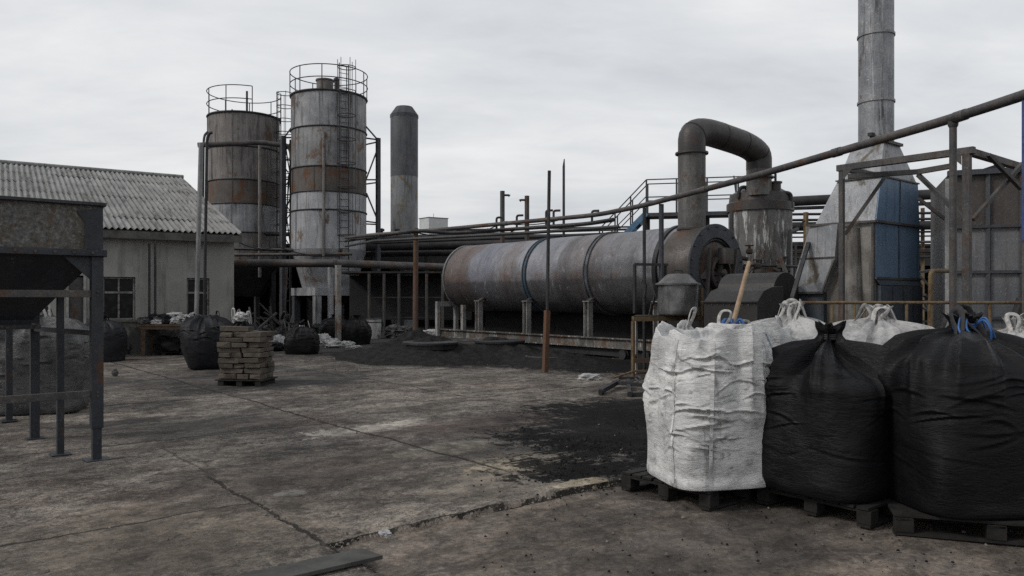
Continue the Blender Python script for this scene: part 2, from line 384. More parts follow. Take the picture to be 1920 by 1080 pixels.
# ================================================================== GROUND
def ab(p): return p.dot(A), p.dot(B)
C0 = G(612, 1017); aC, bC = ab(C0)
def ground_mat():
    n = NT('stained_concrete_yard'); co = n.co           # object axes: x along B, y along A
    sp = n.new('ShaderNodeSeparateXYZ'); n.put(sp.inputs[0], co); x, y = sp.outputs[0], sp.outputs[1]
    big = n.noise(co, .35, 6, .65, .4); mid = n.noise(n.map(co, (1.0, 1.5, 1)), 1.7, 9, .7, .3); fine = n.noise(co, 26, 7, .75); vf = n.noise(co, 130, 3, .7)
    col = n.mix(n.ss(big, .4, .6), (.158, .136, .115), (.116, .105, .095))
    red = n.noise(n.map(co, loc=(9, 3, 0)), .55, 7, .7, .5)
    col = n.mix(n.ss(red, .5, .66, 0, .7), col, (.1, .06, .048))
    col = n.mix(n.ss(mid, .5, .6, 0, .8), col, (.042, .036, .032)); bg2 = n.noise(n.map(co, (1, 1.8, 1), loc=(2, 8, 0)), .8, 8, .7, .6); col = n.mix(n.ss(bg2, .53, .62, 0, .75), col, (.185, .165, .138)); col = n.mix(n.ss(bg2, .46, .38, 0, .6), col, (.05, .044, .04))
    lt = n.noise(n.map(co, (1, 1.3, 1), loc=(1, 7, 0)), 2.3, 10, .74, .5)
    col = n.mix(n.ss(lt, .54, .62, 0, .7), col, (.2, .178, .15))
    tp = n.noise(n.map(co, loc=(6, 6, 0)), 9, 8, .72, .8)
    col = n.mix(n.ss(tp, .49, .6, 0, .75), col, (.03, .026, .024)); col = n.mix(n.ss(tp, .44, .36, 0, .6), col, (.185, .163, .14))
    ck = n.noise(n.map(co, (1, 1, 1), loc=(3, 8, 0)), 3.2, 6, .7, 1.6); col = n.mix(n.ss(n.math('ABSOLUTE', n.math('SUBTRACT', ck, .5)), .012, .004, 0, .6), col, (.02, .018, .017))
    col = n.mix(n.ss(fine, .52, .66, 0, .6), col, (.235, .21, .185))
    col = n.mix(n.ss(fine, .47, .36, 0, .7), col, (.022, .02, .019))
    cu = n.noise(n.map(co, (1, 1, 1), loc=(5, 1, 0)), 11, 4, .65, 1.8); cr_ = n.math('ABSOLUTE', n.math('SUBTRACT', cu, .5))
    col = n.mix(n.math('MULTIPLY', n.ss(cr_, .035, .012), n.ss(mid, .55, .42, .15, .8)), col, (.215, .195, .17))
    cu2 = n.noise(n.map(co, (1, 1, 1), loc=(1, 5, 0)), 8, 5, .68, 1.5); col = n.mix(n.math('MULTIPLY', n.ss(n.math('ABSOLUTE', n.math('SUBTRACT', cu2, .5)), .03, .01), .65), col, (.03, .026, .024))
    vs = n.voro(co, 42).outputs['Distance']
    col = n.mix(n.math('MULTIPLY', n.ss(vs, .17, .1), n.ss(mid, .5, .55)), col, (.3, .28, .25))
    # the near slab beyond the step is smoother and a little browner
    near = n.math('MULTIPLY', n.math('LESS_THAN', y, aC), n.math('GREATER_THAN', x, bC))
    nc = n.mix(n.ss(mid, .4, .65), (.125, .1, .08), (.078, .067, .06))
    nc = n.mix(n.ss(fine, .5, .63, 0, .6), nc, (.19, .166, .143)); nc = n.mix(n.ss(tp, .5, .62, 0, .6), nc, (.045, .039, .035))
    nc = n.mix(n.ss(fine, .46, .34, 0, .5), nc, (.032, .028, .026))
    col = n.mix(n.math('MULTIPLY', near, .75), col, nc)
    w1 = n.noise(co, 1.3, 6, .75); w2 = n.noise(co, 7, 7, .75)
    w3 = n.noise(n.map(co, (2, 1.2, 1), loc=(7, 7, 0)), 3.3, 6, .75, .8)
    wob = n.math('ADD', n.math('ADD', n.math('MULTIPLY', n.math('SUBTRACT', w1, .5), 1.5), n.math('MULTIPLY', n.math('SUBTRACT', w3, .5), 1.5)), n.math('MULTIPLY', n.math('SUBTRACT', w2, .5), 1.1))
    strk = n.noise(n.map(co, (2.2, 9, 1), loc=(4, 4, 0)), 1.2, 7, .7, .4)
    def blob(px, py, ra, rb, c, k=1.0, edge=.18, rag=1.0, spot=0.0):
        """a stain of half-sizes rb along B, ra along A, with a ragged edge"""
        global _
        a, b = ab(G(px, py))
        dx = n.math('DIVIDE', n.math('SUBTRACT', x, b), rb); dy = n.math('DIVIDE', n.math('SUBTRACT', y, a), ra)
        d = n.math('SQRT', n.math('ADD', n.math('MULTIPLY', dx, dx), n.math('MULTIPLY', dy, dy)))
        d = n.math('ADD', d, n.math('MULTIPLY', wob, rag))
        if spot: d = n.math('ADD', d, n.math('MULTIPLY', n.ss(strk, .5, .62), spot))
        f_ = n.ss(d, 1.0 + edge, 1.0 - edge, 0, k)
        if c[0] > .11: f_ = n.math('MULTIPLY', f_, n.ss(n.math('ADD', tp, n.math('MULTIPLY', n.math('SUBTRACT', w2, .5), .8)), .64, .48, .5, 1))
        return f_, c
    coal = (.0105, .0105, .0115)
    bl = [blob(685, 803, .28, .75, (.29, .265, .232), .85, .12, 1.5), blob(845, 842, .3, .62, (.33, .3, .245), .95, .07), blob(548, 922, .11, .17, (.3, .29, .27), .85, .2, 1.4),
          blob(1000, 868, .45, .75, (.32, .275, .205), .95, .1, 1.2, .3), blob(930, 905, .5, .55, (.16, .14, .115), .6, .25, 1.4, .5),
          blob(330, 800, .9, 1.3, (.04, .037, .035), .6, .4), blob(620, 880, .7, 1.5, (.045, .035, .03), .55, .5), blob(225, 793, .22, .8, (.022, .021, .02), .8, .2),
          blob(450, 706, 2.0, 2.6, (.03, .028, .027), .7, .5), blob(520, 720, .9, 2.2, (.022, .021, .021), .75, .3, 1.3, .3),
          blob(900, 795, .5, 1.6, (.05, .033, .03), .6, .4), blob(1350, 1010, .5, 1.4, (.05, .045, .042), .5, .5), blob(300, 1010, .8, 1.0, (.12, .098, .075), .5, .5),
          # coal dust: the strip before the drum, the spill left of the white sack, under the pallets; broad dark ground under the silos
          blob(985, 672, 5.6, 2.1, coal, .96, .22, .7), blob(800, 668, 3.6, 2.3, coal, .95, .25, .7), blob(600, 640, 9, 7, (.025, .024, .024), .8, .4, .8), blob(700, 600, 26, 26, (.02, .02, .02), .9, .3, .5),
          blob(1090, 850, 2.0, 1.1, (.045, .041, .038), .75, .5, 1.2), blob(1110, 838, 1.3, .62, coal, .9, .2, 1.9, 1.0), blob(1040, 880, .62, .5, coal, .9, .18, 1.7, .7), blob(1175, 780, 1.6, .8, coal, .85, .3, 1.6, .8), blob(1480, 800, 3.2, 3.0, coal, .93, .15, .5), blob(1120, 880, .25, .7, coal, .9, .18, 1.3, .4),
          blob(1085, 907, .1, .33, (.27, .235, .175), .95, .1, 1.0)]
    cm = None
    for i, (f, c) in enumerate(bl):
        col = n.mix(f, col, c)
        if c is coal: cm = f if cm is None else n.math('MAXIMUM', cm, f)
    # coal grains inside the dust
    gv = n.noise(n.map(co, loc=(2, 2, 0)), 60, 4, .8)
    col = n.mix(n.math('MULTIPLY', cm, n.ss(gv, .58, .7, 0, .25)), col, (.05, .049, .05))
    v1 = n.noise(n.map(co, (1.0, 1.5, 1), loc=(13, 2, 0)), .75, 5, .62, .5); v2 = n.noise(n.map(co, (1.2, 1.7, 1), loc=(3, 12, 0)), 2.6, 7, .72, .5)
    gv2 = n.math('MULTIPLY', n.ss(v1, .4, .6, .72, 1.32), n.ss(v2, .43, .55, .78, 1.24))
    cg_ = n.new('ShaderNodeCombineColor')
    for k_ in range(3): n.put(cg_.inputs[k_], gv2)
    col = n.mix(n.math('SUBTRACT', 1.0, n.math('MULTIPLY', cm, .7)), col, cg_.outputs[0], 'MULTIPLY')
    # joints between the slabs
    jn = n.noise(co, .9, 4, .6); j2 = n.noise(co, 11, 5, .75); jb = n.noise(n.map(co, loc=(8, 8, 0)), 1.8, 5, .7)
    jw = n.math('ADD', n.math('MULTIPLY', n.math('SUBTRACT', jn, .5), .16), n.math('MULTIPLY', n.math('SUBTRACT', j2, .5), .085))
    tot = None
    def joint(axis, c, lo, hi, wd, k=1.0):
        nonlocal tot
        u, v = (y, x) if axis == 'a' else (x, y)
        d = n.math('ABSOLUTE', n.math('ADD', n.math('SUBTRACT', u, c), jw))
        f = n.ss(d, wd * 1.35, wd * .55)
        f = n.math('MULTIPLY', f, n.math('MULTIPLY', n.ss(v, lo - .1, lo + .1), n.ss(v, hi + .1, hi - .1)))
        f = n.math('MULTIPLY', f, n.math('MULTIPLY', n.ss(jb, .3, .45, .3, 1), k))
        tot = f if tot is None else n.math('MAXIMUM', tot, f)
    joint('b', bC, aC, 6.7, .015, .9); joint('b', bC + .05, 6.6, 8.2, .012, .45); joint('b', bC, 2.2, aC, .01, .7)
    joint('b', 4.2, 5.2, 27, .02, .9); joint('b', 7.0, 7.6, 17, .02, .75); joint('a', aC + .002, bC, 8, .009)
    joint('a', 5.58, -3, bC, .013, .8); joint('a', 8.7, -3, 4.2, .018, .75); joint('a', 12.0, -3, 4.2, .026, .85); joint('a', 9.4, 7, 10.5, .025, .8); joint('a', 15.3, -3, 7, .03, .8)
    rag = n.ss(j2, .42, .6)
    col = n.mix(n.math('MULTIPLY', tot, .93), col, (.012, .011, .0105))
    h = n.math('ADD', n.math('MULTIPLY', fine, .5), n.math('ADD', n.math('MULTIPLY', mid, 1.4), n.math('ADD', n.math('MULTIPLY', vf, .12), n.math('MULTIPLY', tp, .7))))
    h = n.math('SUBTRACT', h, n.math('MULTIPLY', tot, 1.6)); h = n.math('ADD', h, n.math('MULTIPLY', cm, n.math('MULTIPLY', gv, .7)))
    n.bump(h, .95, .02)
    n.fin(col, n.ss(mid, .35, .65, .95, .82), 0, .2); n.put(n.b.inputs['Specular IOR Level'], n.ss(cm, 0, 1, .22, .05)); return n.m
def axis_pts(lo_far, hi_far, lo, hi, st, extra):
    out = list(np.arange(lo, hi, st)); s = st
    v = hi
    while v < hi_far: out.append(v); s *= 1.13; v += s
    out.append(hi_far); v = lo - st; s = st
    while v > lo_far: out.append(v); s *= 1.13; v -= s
    out.append(lo_far)
    for e in extra:
        out = [q for q in out if abs(q - e) > .018] + [e - .006, e + .006]
    return np.array(sorted(out))
av = axis_pts(-700, 900, .5, 14, .06, [aC]); bv = axis_pts(-700, 900, -4, 10, .06, [bC])
BB, AA = np.meshgrid(bv, av)
hz = .012 * fbm(BB * .7, AA * .7, 0, 3, 3) + .006 * fbm(BB * 3.1, AA * 3.1, 0, 9, 3)
hz *= sstep(90, 20, np.hypot(BB, AA))
edge = .02 * vnoise(BB * 2.2, 0, 0, 21)
low = (AA < aC) & (BB > bC)
fall = sstep(bC + 9, bC + .2, BB)
hz = np.where(low, hz * .5 - .042 * np.clip(fall + .25, 0, 1), hz)
hz = hz + .012 * (AA > aC) * np.exp(-np.abs(AA - aC) * 9) * (BB > bC) * vnoise(BB * 4, 0, 0, 5)
P = np.stack([BB, AA, hz], -1)
m = MB(); m.grid(P)
gm = ground_mat()
gr = bpy.data.objects.new('ground', bpy.data.meshes.new('ground')); COL.objects.link(gr)
gr.data.from_pydata([tuple(v) for v in m.v], [], m.f); gr.data.materials.append(gm); gr.data.update()
gr.data.polygons.foreach_set('use_smooth', [True] * len(m.f))
gr.rotation_euler = (0, 0, YAW); tag(gr, kind='structure')
def gz(x, y):
    return -.03 if (Vector((x, y, 0)).dot(A) < aC and Vector((x, y, 0)).dot(B) > bC) else 0.0

# loose grit lying along the joints and over the coal spill: nobody could count it
def stones(name, mat, pts, sizes, label=None):
    mb = MB(); rs = np.random.RandomState(4)
    for (p, s) in zip(pts, sizes):
        k = 6; vs = []
        for i in range(k):
            a = 2 * PI * i / k + rs.rand(); r = s * (.7 + .5 * rs.rand()); vs.append(p + Vector((math.cos(a) * r, math.sin(a) * r, -.002)))
        t0 = p + Vector((0, 0, s * (.5 + .5 * rs.rand())))
        vs2 = [v * .55 + p * .45 + Vector((0, 0, s * (.45 + .4 * rs.rand()))) for v in vs]
        mb.add(vs + vs2 + [t0], [(i, (i + 1) % k, k + (i + 1) % k, k + i) for i in range(k)] + [(k + i, k + (i + 1) % k, 2 * k) for i in range(k)])
    return tag(mb.build(name, mat), kind='stuff')
rs = np.random.RandomState(11)
pts, sz = [], []
for _ in range(260):                        # along the broken step
    b = bC + rs.rand() ** 1.5 * 4.6; a = aC + rs.normal(-.03, .05); p = A * a + B * b
    pts.append(p + Z * (gz(p.x, p.y) * .6)); sz.append(.003 + .012 * rs.rand() ** 4)
for _ in range(160):
    b = 4.2 + rs.normal(0, .05); a = 5.2 + rs.rand() * 9; pts.append(A * a + B * b); sz.append(.004 + .01 * rs.rand() ** 3)
for _ in range(110):
    b = bC + rs.normal(0, .04); a = aC + rs.rand() * 4; pts.append(A * a + B * b); sz.append(.004 + .01 * rs.rand() ** 3)
for _ in range(700):
    d = 4.2 + 14 * rs.rand() ** 1.3; x = (rs.rand() * 1.5 - .72) * d; pts.append(Vector((x, d, gz(x, d)))); sz.append(.004 + .013 * rs.rand() ** 4)
stones('grit', plain('pale_grit', (.12, .108, .096), .9, .6, scale=3), pts, sz)
pts, sz = [], []
for (px, py, ra, rb, k) in ((1110, 838, 1.2, .6, 900), (1040, 885, .6, .5, 400), (1175, 780, 1.5, .9, 500), (985, 676, 5, 2.0, 900), (800, 672, 3, 2, 600), (700, 690, 1.5, 1.5, 200)):
    a, b = ab(G(px, py))
    for _ in range(k):
        u = rs.normal(0, .5, 2); pts.append(A * (a + u[0] * ra) + B * (b + u[1] * rb)); sz.append(.004 + .013 * rs.rand() ** 3)
for _ in range(500):
    d = 4.3 + 3 * rs.rand(); x = (rs.rand() * .75 - .05) * d; pts.append(Vector((x, d, gz(x, d)))); sz.append(.003 + .009 * rs.rand() ** 3)
stones('coal_grit', plain('coal', (.009, .009, .0095), .8, .5, scale=3, spec=.1), pts, sz)

# coal heaps
def heap_mat():
    n = NT('coal_heap'); co = n.co
    f = n.noise(co, 7, 8, .75); g = n.noise(co, 45, 4, .8)
    col = n.mix(n.ss(f, .35, .65), (.014, .0137, .0138), (.03, .0287, .028))
    col = n.mix(n.ss(g, .6, .72, 0, .4), col, (.04, .039, .039))
    n.bump(n.math('ADD', f, n.math('MULTIPLY', g, .5)), 1.0, .04)
    return n.fin(col, .95, 0, .06)
M['heap'] = heap_mat()
def heap(name, label, c, ra, rb, h, seed, p=1.4, group=None):
    nv, nu = 40, 120
    P = np.zeros((nv, nu, 3))
    for i in range(nv):
        r = i / (nv - 1)
        th = np.linspace(0, 2 * PI, nu, endpoint=False)
        rr = r * (1 + .16 * vnoise(np.cos(th) * 1.6, np.sin(th) * 1.6, 0, seed) + .05 * vnoise(np.cos(th) * 6, np.sin(th) * 6, 0, seed))
        a, b = np.sin(th) * rr * ra, np.cos(th) * rr * rb
        z = h * np.maximum(0, 1 - r ** 1.0) ** p * (1 + .25 * fbm(a * 1.3, b * 1.3, 0, seed, 4)) + .05 * fbm(a * 4, b * 4, 1, seed, 4) * (1 - r) ** .5 * sstep(0, .3, 1 - r) - .03 * r ** 6
        q = np.array(c)[None, :] + a[:, None] * np.array(A)[None, :] + b[:, None] * np.array(B)[None, :]
        P[i] = q; P[i, :, 2] = z
    mb = MB(); mb.grid(P, True)
    return tag(mb.build(name, M['heap'], loc=c), label, 'pile', group)
hg = 'coal heaps along the drum'
heap('coal_heap', 'tall black coal heap at the foot of the rusty orange post', X(785, 20.5), 2.4, 2.3, .56, 3, 1.25, hg)
heap('coal_heap', 'wide low black coal heap spreading in front of the heap with the orange post', X(806, 19.0), 1.7, 2.0, .5, 5, 1.0, hg)
heap('coal_heap', 'ashy coal heap under the round black lid with the lighter slope', X(934, 19.9), 1.7, 1.6, .46, 8, .9, hg)
heap('coal_heap', 'flat coal heap beside the leaning rusty pole foot', X(1035, 17.9), 1.5, 1.3, .3, 12, 1.0, hg)
def tub(label, c, r, z):
    mb = MB(); mb.lathe(c, [(r * .7, z - .2), (r * .93, z - .16), (r * .95, z - .05), (r, z - .045), (r, z), (r * .97, z + .012), (0.001, z + .03)], 40, fn=lambda a, h, q: .02 * math.sin(3 * a + 1) * (q > .2))
    return tag(mb.build('round_lid', M['pipe_dark'], loc=c), label, 'lid', 'round black lids over the pits')
tub('round sooty black lid standing highest, just right of the tall coal heap', X(806, 18.9), .68, .44)
tub('round black lid nearest below the pale drum legs, over the ashy heap', X(936, 20.0), .66, .42)
tub('lowest round black lid, right behind the rusty pole foot', X(1028, 18.0), .55, .16)

# ================================================================== WORKSHOP BUILDING
Bb = Vector((.829, .559, 0)); Ab = Vector((-.559, .829, 0))
E0 = X(453, 22.0)                             # right end of the eave
bld = thing('workshop_building', 'grey rendered workshop with corrugated roof sheets and two broken windows', 'building', E0 - Bb * 6, math.atan2(Bb.y, Bb.x))
ZE, ZR, SP = 3.33, 5.98, 8.1
def roof():
    mb = MB(); L = 15.0; rows = 6
    sl = math.hypot(SP, ZR - ZE); un = (Ab * SP + Z * (ZR - ZE)).normalized(); nn = un.cross(-Bb).normalized()
    if nn.z < 0: nn = -nn
    nu = int(L / .15 * 6)
    for k in range(rows):
        s0, s1 = sl * k / rows - (.1 if k else 0), sl * (k + 1) / rows
        u = np.linspace(0, L, nu); P = np.zeros((4, nu, 3))
        ph = np.floor(u / 1.05)
        off = .012 * vnoise(ph * 3.3, k * 5.1, 0, 2)
        for i, s in enumerate((s0, s0 + .03, (s0 + s1) / 2, s1)):
            lift = .022 * (1 - (s - s0) / (s1 - s0)) + off + .006
            h = .032 * np.cos(u / .15 * 2 * PI + k * .4) + lift
            ss = s + .05 * vnoise(ph * 7.7, k * 3.3, 0, 8) * (1 if i < 2 else 0)
            P[i] = np.array(E0)[None] - u[:, None] * np.array(Bb)[None] + ss[:, None] * np.array(un)[None] if isinstance(ss, np.ndarray) else 0
            P[i] += np.array(nn)[None] * h[:, None]; P[i, :, 2] += ZE
            if i == 0: P[i] -= np.array(nn)[None] * .014
        mb.grid(P)
        # thickness seen at the lower edge
    # far slope, plain
    r0 = E0 + Ab * SP + Z * ZR; f0 = E0 + Ab * 2 * SP + Z * ZE
    mb.add([r0, r0 - Bb * L, f0 - Bb * L, f0], [(0, 1, 2, 3)])
    return mb
def roof_mat():
    n = NT('asbestos_sheet'); co = n.co
    f = n.noise(n.map(co, (1, .4, 1)), 2.2, 8, .7); g = n.noise(co, 22, 5, .75)
    sp = n.new('ShaderNodeSeparateXYZ'); n.put(sp.inputs[0], co)
    cell = n.new('ShaderNodeTexWhiteNoise'); cell.noise_dimensions = '2D'
    cx = n.new('ShaderNodeCombineXYZ'); n.put(cx.inputs[0], n.math('FLOOR', n.math('DIVIDE', sp.outputs[0], 1.05))); n.put(cx.inputs[1], n.math('FLOOR', n.math('DIVIDE', sp.outputs[1], 1.35)))
    n.put(cell.inputs[0], cx.outputs[0])
    col = n.mix(n.ss(f, .35, .65), (.175, .175, .173), (.265, .264, .262))
    col = n.mix(n.math('MULTIPLY', cell.outputs['Value'], .45), col, (.15, .147, .138))
    dk = n.noise(n.map(co, (6, .5, 1)), 1.5, 6, .7); col = n.mix(n.ss(dk, .5, .68, 0, .75), col, (.045, .043, .039))
    col = n.mix(n.ss(g, .55, .7, 0, .5), col, (.045, .044, .038))
    n.bump(g, .3, .01); return n.fin(col, .9, 0, .25)
M['roof'] = roof_mat()
rf = roof().build('roof', M['roof'], bld)
mb = MB(); r0 = E0 + Ab * SP + Z * (ZR + .045) + Bb * .02
mb.tube([r0, r0 - Bb * 15.05], .07, 10); mb.build('ridge_cap', M['roof'], rf)
def wall_mat():
    n = NT('dirty_render'); co = n.co
    sp = n.new('ShaderNodeSeparateXYZ'); n.put(sp.inputs[0], co)
    f = n.noise(co, .9, 7, .65); g = n.noise(co, 25, 5, .7); v = n.noise(n.map(co, (4, 4, .5)), 1, 6, .7, .3)
    col = n.mix(n.ss(f, .38, .62), (.27, .265, .247), (.21, .207, .195))
    col = n.mix(n.ss(v, .5, .7, 0, .45), col, (.055, .053, .05))
    foot_z = n.math('ADD', sp.outputs[2], n.math('MULTIPLY', n.math('SUBTRACT', n.noise(co, 2.5, 6, .7), .5), 1.6))
    col = n.mix(n.ss(foot_z, 1.0, .45, 0, .85), col, (.026, .025, .025))       # ragged darker zone up to bench height
    col = n.mix(n.ss(g, .6, .72, 0, .3), col, (.16, .155, .14))
    n.bump(n.math('ADD', g, f), .3, .01); return n.fin(col, .92, 0, .2)
M['wall'] = wall_mat()
M['fascia'] = plain('grey_fascia_board', (.075, .072, .068), .85, .35, scale=4)
M['window_paint'] = metal('peeling_window_paint', (.22, .21, .2), (.1, .095, .09), cov=.3, streak=.4, met=0, scale=5)
n = NT('dark_glass'); M['glass'] = n.fin(n.mix(n.ss(n.noise(n.co, 6, 6, .7), .45, .65), (.006, .0065, .0075), (.022, .022, .022)), .25, 0, .15)
WC = E0 - Bb * .12 + Ab * .36                    # right front corner of the wall
zt = ZE + .36 * (ZR - ZE) / SP - .1
def wp(u, z, dep=0): return WC - Bb * u + Ab * dep + Z * z
wins = []
for (x0, x1, y0, y1) in ((192, 254, 523, 594), (350, 393, 523, 594)):
    u1, u0 = -hit(x0, WC, Bb), -hit(x1, WC, Bb); wins.append((u0, u1, .93, 2.08))
du1, du0 = -hit(124, WC, Bb), -hit(161, WC, Bb)
holes = sorted(wins + [(du0, du1, 0, 2.1)])
mb = MB(); LW = 14.0; u = 0.0
def q(u0, u1, z0, z1):
    mb.add([wp(u0, z0), wp(u1, z0), wp(u1, z1), wp(u0, z1)], [(0, 1, 2, 3)])
for (a0, a1, z0, z1) in holes:
    q(u, a0, 0, zt); q(a0, a1, z1, zt)
    if z0 > 0: q(a0, a1, 0, z0)
    d = .16
    mb.add([wp(a0, z0), wp(a0, z0, d), wp(a0, z1, d), wp(a0, z1)], [(0, 1, 2, 3)])
    mb.add([wp(a1, z0), wp(a1, z0, d), wp(a1, z1, d), wp(a1, z1)], [(3, 2, 1, 0)])
    mb.add([wp(a0, z1), wp(a0, z1, d), wp(a1, z1, d), wp(a1, z1)], [(0, 1, 2, 3)])
    mb.add([wp(a0, z0), wp(a0, z0, d), wp(a1, z0, d), wp(a1, z0)], [(3, 2, 1, 0)])
    u = a1
q(u, LW, 0, zt)
DW = 2 * SP - .72
mb.add([wp(0, 0), wp(0, zt), wp(0, ZR - .12, DW / 2), wp(0, zt, DW), wp(0, 0, DW)], [(0, 1, 2, 3, 4)])
mb.add([wp(LW, 0), wp(LW, zt), wp(LW, ZR - .12, DW / 2), wp(LW, zt, DW), wp(LW, 0, DW)], [(4, 3, 2, 1, 0)])
mb.add([wp(0, 0, DW), wp(0, zt, DW), wp(LW, zt, DW), wp(LW, 0, DW)], [(0, 1, 2, 3)])
wl = mb.build('wall', M['wall'], bld)
for i, (a0, a1, z0, z1) in enumerate(wins):
    fr = MB(); t_ = .042
    zm = z0 + (z1 - z0) * .64; um = (a0 + a1) / 2
    for (p, q_) in (((a0 + .03, z0), (a0 + .03, z1)), ((a1 - .03, z0), (a1 - .03, z1)), ((um, z0 + .06), (um, zm - .035)), ((um, zm + .035), (um, z1 - .06))):
        fr.bar(wp(*p, .1), wp(*q_, .1), t_, t_, up=Ab)
    for zz_ in (z0 + .03, z1 - .03): fr.bar(wp(a0 + .06, zz_, .1), wp(a1 - .06, zz_, .1), t_, t_)
    fr.bar(wp(a0 + .06, zm, .1), wp(a1 - .06, zm, .1), t_ * 1.3, t_ * 1.3)
    wo_ = fr.build('window', M['window_paint'], bld)
    pn = MB(); pn.add([wp(a0, z0, .14), wp(a1, z0, .14), wp(a1, z1, .14), wp(a0, z1, .14)], [(0, 1, 2, 3)]); pn.build('pane', M['glass'], wo_)
    sl = MB(); sl.box(wp(um, z0 - .03, -.03), (a1 - a0 + .16, .16, .05), Bb, Ab); sl.build('sill', M['fascia'], wo_)
dm = MB(); dm.box(wp((du0 + du1) / 2, 1.04, .13), (du1 - du0 - .1, .05, 2.04), Bb, Ab); dr = dm.build('door', M['steel_frame'], bld)
dm = MB()
for uu in (du0 + .025, du1 - .025): dm.box(wp(uu, 1.05, .03), (.06, .14, 2.1), Bb, Ab)
dm.build('door_frame', M['pale_leg'], dr)
fm = MB(); fm.box(E0 - Bb * 7.48 + Ab * .03 + Z * (ZE - .14), (15.0, .035, .2), Bb, Ab); fm.build('fascia', M['fascia'], bld)
fm = MB(); fm.tube([wp(1.75, zt - .1, -.06), wp(4.6, zt + .02, -.06)], .022, 8); fm.build('conduit', M['pale_leg'], bld)
fm = MB(); fm.add([E0 - Bb * .02 + Ab * .05 + Z * (ZE - .22), E0 - Bb * .02 + Ab * SP + Z * (ZR - .26), E0 - Bb * .02 + Ab * SP + Z * (ZR - .05), E0 - Bb * .02 + Ab * .05 + Z * (ZE - .03)], [(0, 1, 2, 3)])
fm.prism([E0 + Ab * .06 + Z * (ZE - .2), E0 + Ab * SP + Z * (ZR - .24), E0 + Ab * SP + Z * (ZR - .03), E0 + Ab * .06 + Z * (ZE - .03)], Bb * -.03)
fm.build('barge_board', M['fascia'], bld)

# twin posts before the wall, and the two tall pipe poles
for (px, lb) in ((280, 'left one of two dark steel posts standing side by side before the workshop wall'), (291, 'right one of two dark steel posts standing side by side before the workshop wall')):
    p = G(px, 665); mb = MB(); mb.bar(p, p + Z * 2.98, .05, .05); mb.box(p + Z * .02, (.26, .26, .04))
    tag(mb.build('steel_post', M['pipe_dark'], loc=p), lb, 'post', 'posts before the workshop wall')
p = X(366, 19.3); mb = MB(); mb.tube([p, W(377, 268, 19.3)], .055, 10)
tag(mb.build('pipe_pole', M['galv'], loc=p), 'thicker, paler one of two tall leaning pipe poles before the workshop gable', 'pole')
p = X(382, 19.6); mb = MB(); mb.tube(bend([p, W(388, 262, 19.6), W(392, 250, 19.6), W(398, 248, 19.6)], .15), .04, 8)
tag(mb.build('pipe_pole', M['pipe_dark'], loc=p), 'thinner dark leaning pipe pole hooked over at its top beside the first silo', 'pole')

# ================================================================== SILOS
def silo(name, label, pxc, d, r, zs, mats, zcone, rcone, zskirt, px_light=True):
    c = X(pxc, d); root = thing(name, label, 'silo', c, YAW, 'storage silos')
    nu = 96
    for i in range(len(zs) - 1):
        z0, z1 = zs[i + 1], zs[i]
        nz = 10; P = np.zeros((nz, nu, 3)); th = np.linspace(0, 2 * PI, nu, endpoint=False)
        for k in range(nz):
            z = z0 + (z1 - z0) * k / (nz - 1)
            rr = r + .012 * vnoise(np.cos(th) * 3, np.sin(th) * 3, z * 1.3, 5) - (.004 * (i % 2))
            P[k] = np.stack([c.x + np.cos(th) * rr, c.y + np.sin(th) * rr, np.full(nu, z)], -1)
        mb = MB(); mb.grid(P, True); mb.build('shell_section', M[mats[i]], root)
    mb = MB(); rw = random.Random(int(pxc))
    for i in range(len(zs) - 1):
        for k in range(3):
            mb = MB(); a = -PI / 2 + (rw.random() - .5) * .5 + k * .95 - .95; e = Vector((c.x + math.cos(a) * (r + .012), c.y + math.sin(a) * (r + .012), 0)); mb.bar(e + Z * (zs[i + 1] + .04), e + Z * (zs[i] - .06), .03, .02); mb.build('weld_seam', M[mats[i]], root)
    mb = MB()
    for z in zs[1:-1]: mb.ring(c + Z * z, r + .012, .035, n=64)
    for z in zs[:1]: mb.ring(c + Z * z, r + .02, .05, n=64)
    mb.build('stiffening_ring', M['pipe_dark'], root)
    mb = MB(); mb.lathe(c, [(r, zs[0]), (r * .6, zs[0] + .12), (.01, zs[0] + .2)], 64, caps=False); mb.build('roof', M['silo_brown'], root)
    mb = MB(); mb.lathe(c, [(rcone, zcone), (r, zs[-1])], 64, caps=False); mb.build('cone', M['silo_low'] if px_light else M['pipe_dark'], root)  # the dark cone holds the gloom below the silo in its colour
    return root, c
def guardrail(root, c, r, z0, hs, posts, a0=0, a1=2 * PI, th=.022):
    mb = MB()
    for h in hs: mb.ring(c + Z * (z0 + h), r, th, n=72, a0=a0, a1=a1)
    for k in range(posts):
        a = a0 + (a1 - a0) * k / (posts if a1 - a0 > 6.2 else posts - 1)
        e = c + Vector((math.cos(a) * 0, 0, 0))
        x = (A - Z * A.dot(Z)).normalized(); y = Z.cross(x)
        e = c + x * math.cos(a) * r + y * math.sin(a) * r
        mb.tube([e + Z * z0, e + Z * (z0 + hs[-1])], th, 6)
    return mb.build('guardrail', M['pipe_dark'], root)
